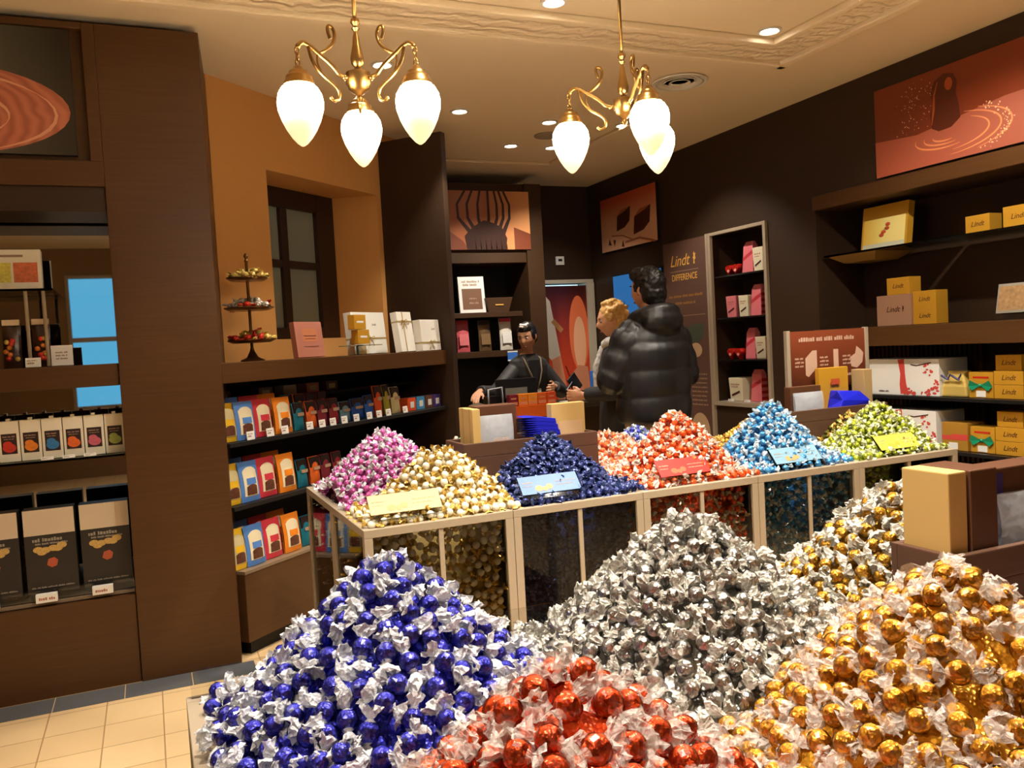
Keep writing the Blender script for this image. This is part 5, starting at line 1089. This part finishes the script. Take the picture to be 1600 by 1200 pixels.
def sleeves(a, arms, r0, quilt=0, stop=.93):
    for sh, el, wr in arms:
        sh, el, wr = Vector(sh), Vector(el), Vector(wr); wr = el.lerp(wr, stop); P_ = []; R_ = []; n = 22
        mid = (Vector(arms[0][0])+Vector(arms[1][0]))/2; sh = sh.lerp(mid, .12)
        a.tube([mid.lerp(sh, .25)-Vector((0, 0, .02)), mid.lerp(sh, .6), sh, sh.lerp(el, .12), sh.lerp(el, .3)], [r0*.95, r0*.95, r0*.97, r0*.95, r0*.8], 14)
        for i in range(n+1):
            q = i/n; p = sh.lerp(el, q*2) if q < .5 else el.lerp(wr, q*2-1)
            P_.append(p); R_.append(r0*(1-.30*q)+(quilt*abs(sin(pi*q*5)) if quilt else 0))
        for _ in range(2): P_ = [P_[0]]+[(P_[i-1]+P_[i]*2+P_[i+1])/4 for i in range(1, n)]+[P_[n]]
        a.tube(P_, R_, 14)
def coat(t, tr, s, rows, m, name, arms, r0, quilt=0, voxel=.009, extra=None):
    a = M(); n = 26; rings = []
    for z, rx, ry in rows:
        c = tr(0, 0, z*s); rings.append([(c.x+rx*s*cos(2*pi*k/n), c.y+ry*s*sin(2*pi*k/n), c.z) for k in range(n)])
    a.loft(rings); sleeves(a, arms, r0*s, quilt)
    if extra: extra(a)
    return fuse(a, name, m, t, voxel, 3)
def trousers(t, s, m, shoe, r=.1):
    a = M(); n = 18
    a.loft([[(.175*s*cos(2*pi*k/n), .125*s*sin(2*pi*k/n), z*s) for k in range(n)] for z in (.80, .9, 1.0)])
    for sg in (-1, 1): a.tube([(sg*.085*s, 0, .93*s), (sg*.09*s, .0, .70*s), (sg*.092*s, .01*s, .46*s), (sg*.10*s, -.01*s, .09*s)], [.105*s, .092*s, .075*s, .062*s], 14)
    fuse(a, 'trousers', m, t, .009, 2)
    for sg in (-1, 1):
        b = M(); b.tube([(sg*.10*s, -.065*s, .05*s), (sg*.102*s, 0, .055*s), (sg*.106*s, .10*s, .045*s), (sg*.11*s, .185*s, .036*s)], [.044*s, .048*s, .046*s, .03*s], 12); b.v = [(x, y, max(.004, z)) for x, y, z in b.v]
        b.build('shoe', shoe, t, smooth=True)
def hair(t, T, m, balls, jit, name='hair'):
    a = M()
    for c, r in balls:
        b = M().ball(c, r, 18); a.add([T @ Vector(v) for v in b.v], b.f)
    return fuse(a, name, m, t, .006, 1, jit)
NYLON = mat('black_nylon', (20, 18, 18), .42, spec=.5, bump=.5, bscale=9); HAIRB = mat('black_hair', (20, 16, 15), .45, bump=.5, bscale=90); DARKSHOE = mat('dark_shoe', (30, 26, 24), .5)
# tall customer in a black puffer jacket, seen from behind
s = 1.06
ar = [[(.165*s, -.005, 1.385*s), (.262*s, .03, 1.13*s), (.16*s, .25, 1.14*s)], [(-.165*s, -.005, 1.385*s), (-.262*s, .04, 1.13*s), (-.12*s, .24, 1.17*s)]]
hd = [((-.3, 1, .05), (0, .1, 1), (-1, -.2, 0), .6, 1, -1), ((.3, 1, .05), (0, .1, 1), (1, -.2, 0), .6, 1, -1)]
t, tr, T, hc = make_person('person with black hair seen from behind in a shiny black puffer jacket', (2.80, 4.36, 0), radians(4), s, -.02, 0, .25, .05, ar, hd)
rows = []
for i in range(60):
    z = .885+(1.485-.885)*i/59; q = abs(sin(pi*(z-.885)/.15))**.4
    base = .222 if z < 1.30 else .222-2.6*(z-1.30)**2-.18*(z-1.30) if z < 1.44 else .146-1.1*(z-1.44)
    rows.append((z, base-(.012*(1-(z-.885)/.1) if z < .985 else 0)+.016*q, (.158 if z < 1.3 else .158-.38*(z-1.3))+.016*q))
def hood(a):
    a.tube([tr(.115*s*cos(q), -.02+.105*s*sin(q), (1.475+.035*cos(q-1.57+pi))*s) for q in [2*pi*i/24 for i in range(25)]], .045*s, 10)
    b = M().ball((0, 0, 0), (.135*s, .075*s, .085*s), 16); a.add([tr(v[0], v[1]-.105*s, v[2]+1.455*s) for v in b.v], b.f)
coat(t, tr, s, rows, NYLON, 'puffer_jacket', ar, .092, .012, .008, hood)
trousers(t, s, mat('beige_trousers', (190, 164, 128), .7), DARKSHOE)
hair(t, T, HAIRB, [((0, -.022, .030), (.091, .098, .104)), ((0, -.045, -.02), (.082, .070, .085)), ((.03, .03, .085), (.06, .055, .045)), ((-.03, .02, .088), (.06, .06, .045)), ((0, -.07, -.07), (.055, .035, .035))], (.008, 45))
# companion with curly fair hair
s = .965
ar = [[(.175*s, 0, 1.40*s), (.24*s, .02, 1.14*s), (.12*s, .24, 1.10*s)], [(-.175*s, 0, 1.40*s), (-.24*s, .02, 1.14*s), (-.12*s, .24, 1.12*s)]]
t, tr, T, hc = make_person('person with curly fair hair and a pale scarf half hidden behind the tall customer', (2.955, 5.03, 0), radians(62), s, 0, 0, .1, .2, ar, hd)
def scarf(a): pass
coat(t, tr, s, [(.84, .21, .155), (.95, .20, .15), (1.1, .18, .135), (1.3, .20, .14), (1.41, .18, .11), (1.47, .10, .08)], mat('dark_wool_coat', (40, 36, 36), .8), 'coat', ar, .072)
a = M(); a.tube([tr(.085*s*cos(q), .0+.08*s*sin(q), 1.475*s+.01*sin(3*q)) for q in [2*pi*i/20 for i in range(21)]], .036*s, 10); a.tube([tr(.06, .09, 1.45*s), tr(.07, .135, 1.3*s), tr(.07, .14, 1.15*s)], [.03, .04, .035], 10, flat=.5)
fuse(a, 'scarf', mat('pale_grey_scarf', (196, 192, 186), .8), t, .007, 2, (.004, 50))
trousers(t, s, mat('dark_trousers', (44, 42, 44), .7), DARKSHOE)
rn = random.Random(2); bl = [((0, -.02, .035), (.088, .10, .10)), ((0, -.05, -.03), (.085, .07, .1))]
for k in range(46):
    q = rn.uniform(0, 2*pi); e = rn.uniform(-.5, 1.4); d_ = Vector((cos(q)*cos(e)*.098, sin(q)*cos(e)*.108-.015, sin(e)*.115+.015))
    if d_.y > .062 and d_.z < .06: continue
    bl.append((tuple(d_), (.022, .022, .022)))
hair(t, T, mat('fair_hair', (206, 160, 92), .5, bump=.4, bscale=70), bl, (.005, 70))
# cashier behind the counter
s = .92
ar = [[(.235*s, .105, 1.345*s), (.42*s, .15, 1.17*s), (.565, .275, 1.105)], [(-.085*s, .105, 1.34*s), (-.235*s, .12, 1.13*s), (-.07, .275, 1.10)]]
hdc = [((.55, .6, -.35), (.7, -.6, .1), (.1, .3, -.9), .55, .95, 1), ((.5, .75, -.1), (.1, .1, 1), (.8, -.5, .0), .8, .95, -1)]
t, tr, T, hc = make_person('person in a black blazer with a lanyard serving behind the cash counter', (2.875, 6.29, 0), pi, s, .24, .16, -.80, .30, ar, hdc, mat('cashier_skin', (198, 146, 112), .5, spec=.35))
BLZ = mat('black_blazer', (46, 44, 43), .6)
coat(t, tr, s, [(.84, .19, .14), (.95, .185, .135), (1.06, .162, .12), (1.18, .172, .127), (1.30, .192, .134), (1.38, .190, .122), (1.43, .168, .104), (1.462, .12, .086), (1.485, .074, .068)], BLZ, 'blazer', ar, .074, 0, .007)
trousers(t, s, mat('dark_trousers', (44, 42, 44), .7), DARKSHOE)
LAN = mat('taupe_lanyard', (146, 128, 108), .6)
for sg in (-1, 1):
    a = M(); a.tube([tr(sg*.075*s, .01, 1.475*s), tr(sg*.078*s, .085, 1.44*s), tr(sg*.06*s, .128, 1.34*s), tr(sg*.03*s, .139, 1.25*s), tr(.0, .138, 1.18*s)], .013, 8, flat=.4); a.build('lanyard', LAN, t, smooth=True)
a = M(); c = tr(0, .142, 1.15*s); a.box(c.x-.025, c.x+.025, c.y-.003, c.y+.004, c.z-.05, c.z+.03); a.build('name_badge', WHITE, t, bevel=.002)
a = M(); a.add([tr(-.055*s, .108, 1.43*s), tr(.055*s, .108, 1.43*s), tr(.0, .146, 1.22*s)], [(0, 1, 2)]); a.build('dark_top', mat('dark_top_fabric', (24, 22, 26), .8), t)
hair(t, T, HAIRB, [((0, -.022, .032), (.086, .093, .098)), ((0, -.045, -.015), (.08, .066, .08)), ((.0, .03, .080), (.06, .055, .04)), ((0, -.105, .04), (.045, .045, .045)), ((-.066, .01, .02), (.018, .04, .05)), ((.066, .01, .02), (.018, .04, .05))], (.003, 60))
a = M(); rn = random.Random(5)
for k in range(16): q = rn.uniform(-.9, .5); a.ball((.05*sin(q)-.01, .03+.055*rn.random(), .128-.5*max(0, 0)+rn.uniform(-.022, .004)), (.013, .013, .010), 8)
a.v = [tuple(T @ Vector(v)) for v in a.v]; fuse(a, 'hair_clip', mat('pearl_clip', (220, 216, 210), .3), t, .004, 0)

# ------------------------------------------------------------------ lamps
GLOBE = bpy.data.materials.new('opal_glass_lit'); GLOBE.use_nodes = True; nt = GLOBE.node_tree; b = nt.nodes['Principled BSDF']
b.inputs['Base Color'].default_value = (.9, .85, .7, 1); b.inputs['Roughness'].default_value = .3; b.inputs['Emission Strength'].default_value = 1
_tc = nt.nodes.new('ShaderNodeTexCoord'); _sp = nt.nodes.new('ShaderNodeSeparateXYZ'); _mr = nt.nodes.new('ShaderNodeMapRange'); _mr.inputs['From Min'].default_value = -.215; _mr.inputs['From Max'].default_value = -.06
_mr.inputs['To Min'].default_value = 0; _mr.inputs['To Max'].default_value = 1; _rp = nt.nodes.new('ShaderNodeValToRGB'); _mr2 = nt.nodes.new('ShaderNodeMapRange'); _mr2.inputs['From Min'].default_value = -.215; _mr2.inputs['From Max'].default_value = -.06
_rp.color_ramp.elements[0].color = (1, .80, .40, 1); _rp.color_ramp.elements[1].color = (1, .86, .66, 1)
nt.links.new(_tc.outputs['Object'], _sp.inputs[0]); nt.links.new(_sp.outputs['Z'], _mr.inputs['Value']); nt.links.new(_sp.outputs['Z'], _mr2.inputs['Value']); nt.links.new(_mr2.outputs[0], _rp.inputs[0])
_pw = nt.nodes.new('ShaderNodeMath'); _pw.operation = 'POWER'; _pw.inputs[1].default_value = 6; nt.links.new(_mr.outputs[0], _pw.inputs[0]); _ma = nt.nodes.new('ShaderNodeMath'); _ma.operation = 'MULTIPLY_ADD'; _ma.inputs[1].default_value = 84; _ma.inputs[2].default_value = .5; nt.links.new(_pw.outputs[0], _ma.inputs[0])
nt.links.new(_rp.outputs[0], b.inputs['Emission Color']); nt.links.new(_ma.outputs[0], b.inputs['Emission Strength'])
def chandelier(label, loc, angles):
    t = thing('pendant_lamp', label, 'lamp', loc)
    M().tube([(0, 0, .15), (0, 0, CEILZ-loc[2]-.004)], .0058, 10).build('rod', BRASS, t, smooth=True)
    M().lathe([(.012, .175), (.014, .165), (.006, .155), (.012, .148), (.005, .14), (.009, .125), (.012, .10), (.02, .062), (.018, .045), (.008, .034), (.016, .028), (.036, .02), (.037, -.012), (.032, -.02), (.030, -.028), (.02, -.036), (.008, -.046), (.01, -.056), (.004, -.066)], 24).build('hub', BRASS, t, smooth=2)
    M().lathe([(.05, CEILZ-loc[2]-.002), (.05, CEILZ-loc[2]-.012), (.02, CEILZ-loc[2]-.035), (.006, CEILZ-loc[2]-.05)], 24).build('ceiling_rose', BRASS, t, smooth=2)
    main = [(.034, 0), (.062, .005), (.07, .015), (.093, .036), (.125, .055), (.152, .074), (.172, .080), (.186, .068)]
    curl = [(.125, .056), (.095, .072), (.074, .095), (.068, .122), (.077, .140), (.090, .141), (.092, .125), (.084, .104)]
    scroll = [(.155, .070), (.146, .03), (.118, -.003), (.082, -.024), (.064, -.042), (.066, -.066), (.084, -.074), (.092, -.066)]
    link = [(.128, .056), (.131, .03), (.116, -.001)]
    def smoothp(p, k=3):
        for _ in range(k):
            q = [p[0]]
            for i in range(len(p)-1): q += [(p[i][0]*.75+p[i+1][0]*.25, p[i][1]*.75+p[i+1][1]*.25), (p[i][0]*.25+p[i+1][0]*.75, p[i][1]*.25+p[i+1][1]*.75)]
            p = q+[p[-1]]
            if len(p) > 40: break
        return p
    for an in angles:
        ca, sa = cos(an), sin(an)
        def P3(p): return [(r*ca, r*sa, z) for r, z in p]
        a = M(); a.tube(P3(smoothp(main)), .0066, 8); a.tube(P3(smoothp(curl)), .0050, 8); a.tube(P3(smoothp(scroll)), .0050, 8); a.tube(P3(smoothp(link)), .003, 6)
        a.ball(((.186)*ca, .186*sa, .066), .008, 8); a.ball((.092*ca, .092*sa, -.066), .006, 8); a.ball((.045*ca, .045*sa, 0), .009, 8)
        arm = a.build('arm', BRASS, t, smooth=True)
        ch = M()
        for k in range(3):
            zc = .052-.017*k; tt = an+(pi/2 if k % 2 else 0)
            ch.tube([(.19*ca+.006*cos(q)*cos(tt), .19*sa+.006*cos(q)*sin(tt), zc+.011*sin(q)) for q in [2*pi*i/12 for i in range(13)]], .0022, 6)
        ch.build('chain', BRASS, arm, smooth=True)
        cx, cy = .19*ca, .19*sa
        M().lathe([(.004, .012), (.012, .008), (.016, 0), (.026, -.006), (.028, -.014), (.036, -.020), (.038, -.030), (.0425, -.036), (.043, -.044), (.038, -.046)], 24, (cx, cy, 0)).build('shade_cap', BRASS, t, smooth=2)
        M().lathe([(.036, -.042), (.050, -.052), (.0605, -.070), (.0645, -.092), (.0625, -.114), (.054, -.142), (.042, -.168), (.028, -.190), (.014, -.206), (.004, -.213)], 28, (cx, cy, 0)).build('lamp_shade', GLOBE, t, smooth=True)
    return t
va = math.atan2(2.484, .629)   # direction away from the camera
chandelier('brass three-arm pendant lamp hanging before the orange wall', (.629, 2.484, 2.25), [va, va+2*pi/3, va-2*pi/3])
vb = math.atan2(2.547, 1.57)
chandelier('brass three-arm pendant lamp hanging nearer the dark shop wall', (1.57, 2.547, 2.25), [vb+radians(85), vb-radians(36), vb-radians(155)])

# ------------------------------------------------------------------ ceiling fittings and light
LENS = bpy.data.materials.new('lamp_lens'); LENS.use_nodes = True; b = LENS.node_tree.nodes['Principled BSDF']; b.inputs['Emission Color'].default_value = (1, .95, .88, 1); b.inputs['Emission Strength'].default_value = 14
RINGM = mat('downlight_trim', (214, 206, 190), .4)
dl = [(1.815, 3.506, 'above the frieze between the two pendants'), (3.074, 3.534, 'in the frieze corner by the dark wall'), (1.279, 4.518, 'behind the pendant by the orange wall'), (2.0, 5.283, 'before the dark fin'), (2.716, 5.409, 'behind the second pendant, beside the round speaker'), (2.723, 6.11, 'over the cash counter'), (3.079, 6.11, 'over the end of the cash counter'), (3.30, 5.38, 'close to the gift case')]
near_dl = [(3.08, 2.5), (1.05, 1.95), (.35, 1.2), (1.3, 1.15), (2.2, 1.6), (.6, 3.3), (2.4, 2.2), (-1.0, 2.6), (-1.2, .6), (.4, -1.2), (2.6, -.6)]  # leading pair added out of view to brighten the niche and bin fronts
def downlight(x, y, label, power, tx=0, ty=0, size=75, col=(1, .92, .80)):
    t = thing('downlight', label, 'downlight', (x, y, CEILZ-.002))
    M().lathe([(.062, .0), (.064, -.006), (.05, -.009), (.043, -.003)], 28).build('trim_ring', RINGM, t, smooth=2)
    M().lathe([(.0415, .001), (.0415, -.004), (.001, -.0045)], 24).build('lens', LENS, t, smooth=2)
    ld = bpy.data.lights.new('downlight_beam', 'SPOT'); ld.energy = power; ld.color = col; ld.spot_size = radians(size); ld.spot_blend = .6; ld.shadow_soft_size = .04
    o = OBJ.new('downlight_beam', ld); C.objects.link(o); o.location = (x, y, CEILZ-.02)
    d = Vector((tx-x if tx else 0, ty-y if ty else 0, -2.0)); o.rotation_euler = d.to_track_quat('-Z', 'Y').to_euler()
KP = 1.0
for k, (x, y, lb) in enumerate(dl): downlight(x, y, 'round recessed downlight '+lb, KP*(70, 75, 55, 60, 60, 58, 50, 85)[k], (0, 0, 0, 0, 0, 2.9, 3.6, 4.25)[k], (0, 0, 0, 0, 0, 7.1, 7.3, 5.35)[k], size=85)
nl_ = ['added out of view to light the gold box niche', 'added out of view to light the ivory and navy bin fronts', 'over the blue heap', 'over the amber heap', 'over the tray of bags', 'over the aisle by the ivory bin', 'over the near counter end', 'before the mirror niche', 'over the shop floor by the side wall', 'behind the viewer by the shop window', 'behind the viewer by the dark wall']
for k, (x, y) in enumerate(near_dl): downlight(x, y, 'round recessed downlight '+nl_[k], KP*(110, 105, 120, 125, 110, 70, 115, 60, 50, 50, 50)[k], 4.3 if k == 0 else 0, (3.2, 2.75, 0, 0, 0, 0, 2.85, 0, 0, 0, 0)[k], size=(95, 70)[k == 1])
def vent(x, y, r, label, name='ceiling_vent'):
    t = thing(name, label, 'vent', (x, y, CEILZ-.001))
    M().lathe([(r*.93, 0), (r, -.004), (r*.97, -.012), (r*.86, -.010), (r*.84, -.001)], 40).build('ring', RINGM, t, smooth=2)
    for k, q in enumerate((.72, .52, .3)): M().lathe([(r*q, -.002), (r*q+.012, -.012), (r*q+.016, -.010), (r*q+.006, 0)], 36).build('blade', RINGM, t, smooth=2)
vent(3.11, 4.39, .17, 'large round ceiling vent behind the second pendant')
o = thing('ceiling_speaker', 'round ceiling speaker beyond the pendant lamps', 'speaker', (2.871, 5.76, CEILZ-.001)); M().lathe([(.10, 0), (.10, -.008), (.085, -.012), (.001, -.012)], 32).build('grille', mat('speaker_grille', (150, 136, 112), .7), o, smooth=2)

# world and camera
wd = bpy.data.worlds.new('daylight'); SC.world = wd; wd.use_nodes = True
wd.node_tree.nodes['Background'].inputs[0].default_value = (.56, .83, .93, 1); wd.node_tree.nodes['Background'].inputs[1].default_value = .9
cd = bpy.data.cameras.new('camera'); cam = OBJ.new('camera', cd); C.objects.link(cam); SC.camera = cam
cd.sensor_fit = 'HORIZONTAL'; cd.sensor_width = 36; cd.lens = 36*FPX/1600; cd.clip_start = .02
cam.matrix_world = Matrix(((CR.x, CU.x, -_F.x, CAM.x), (CR.y, CU.y, -_F.y, CAM.y), (CR.z, CU.z, -_F.z, CAM.z), (0, 0, 0, 1)))
SC.view_settings.view_transform = 'Standard'; SC.view_settings.look = 'None'; SC.view_settings.gamma = 1; SC.view_settings.use_curve_mapping = False; SC.view_settings.exposure = 0.8
cy = SC.cycles; cy.use_denoising = True; cy.max_bounces = 6; cy.diffuse_bounces = 3; cy.glossy_bounces = 4; cy.transmission_bounces = 4; cy.transparent_max_bounces = 10; cy.caustics_reflective = False; cy.caustics_refractive = False; cy.sample_clamp_indirect = 4
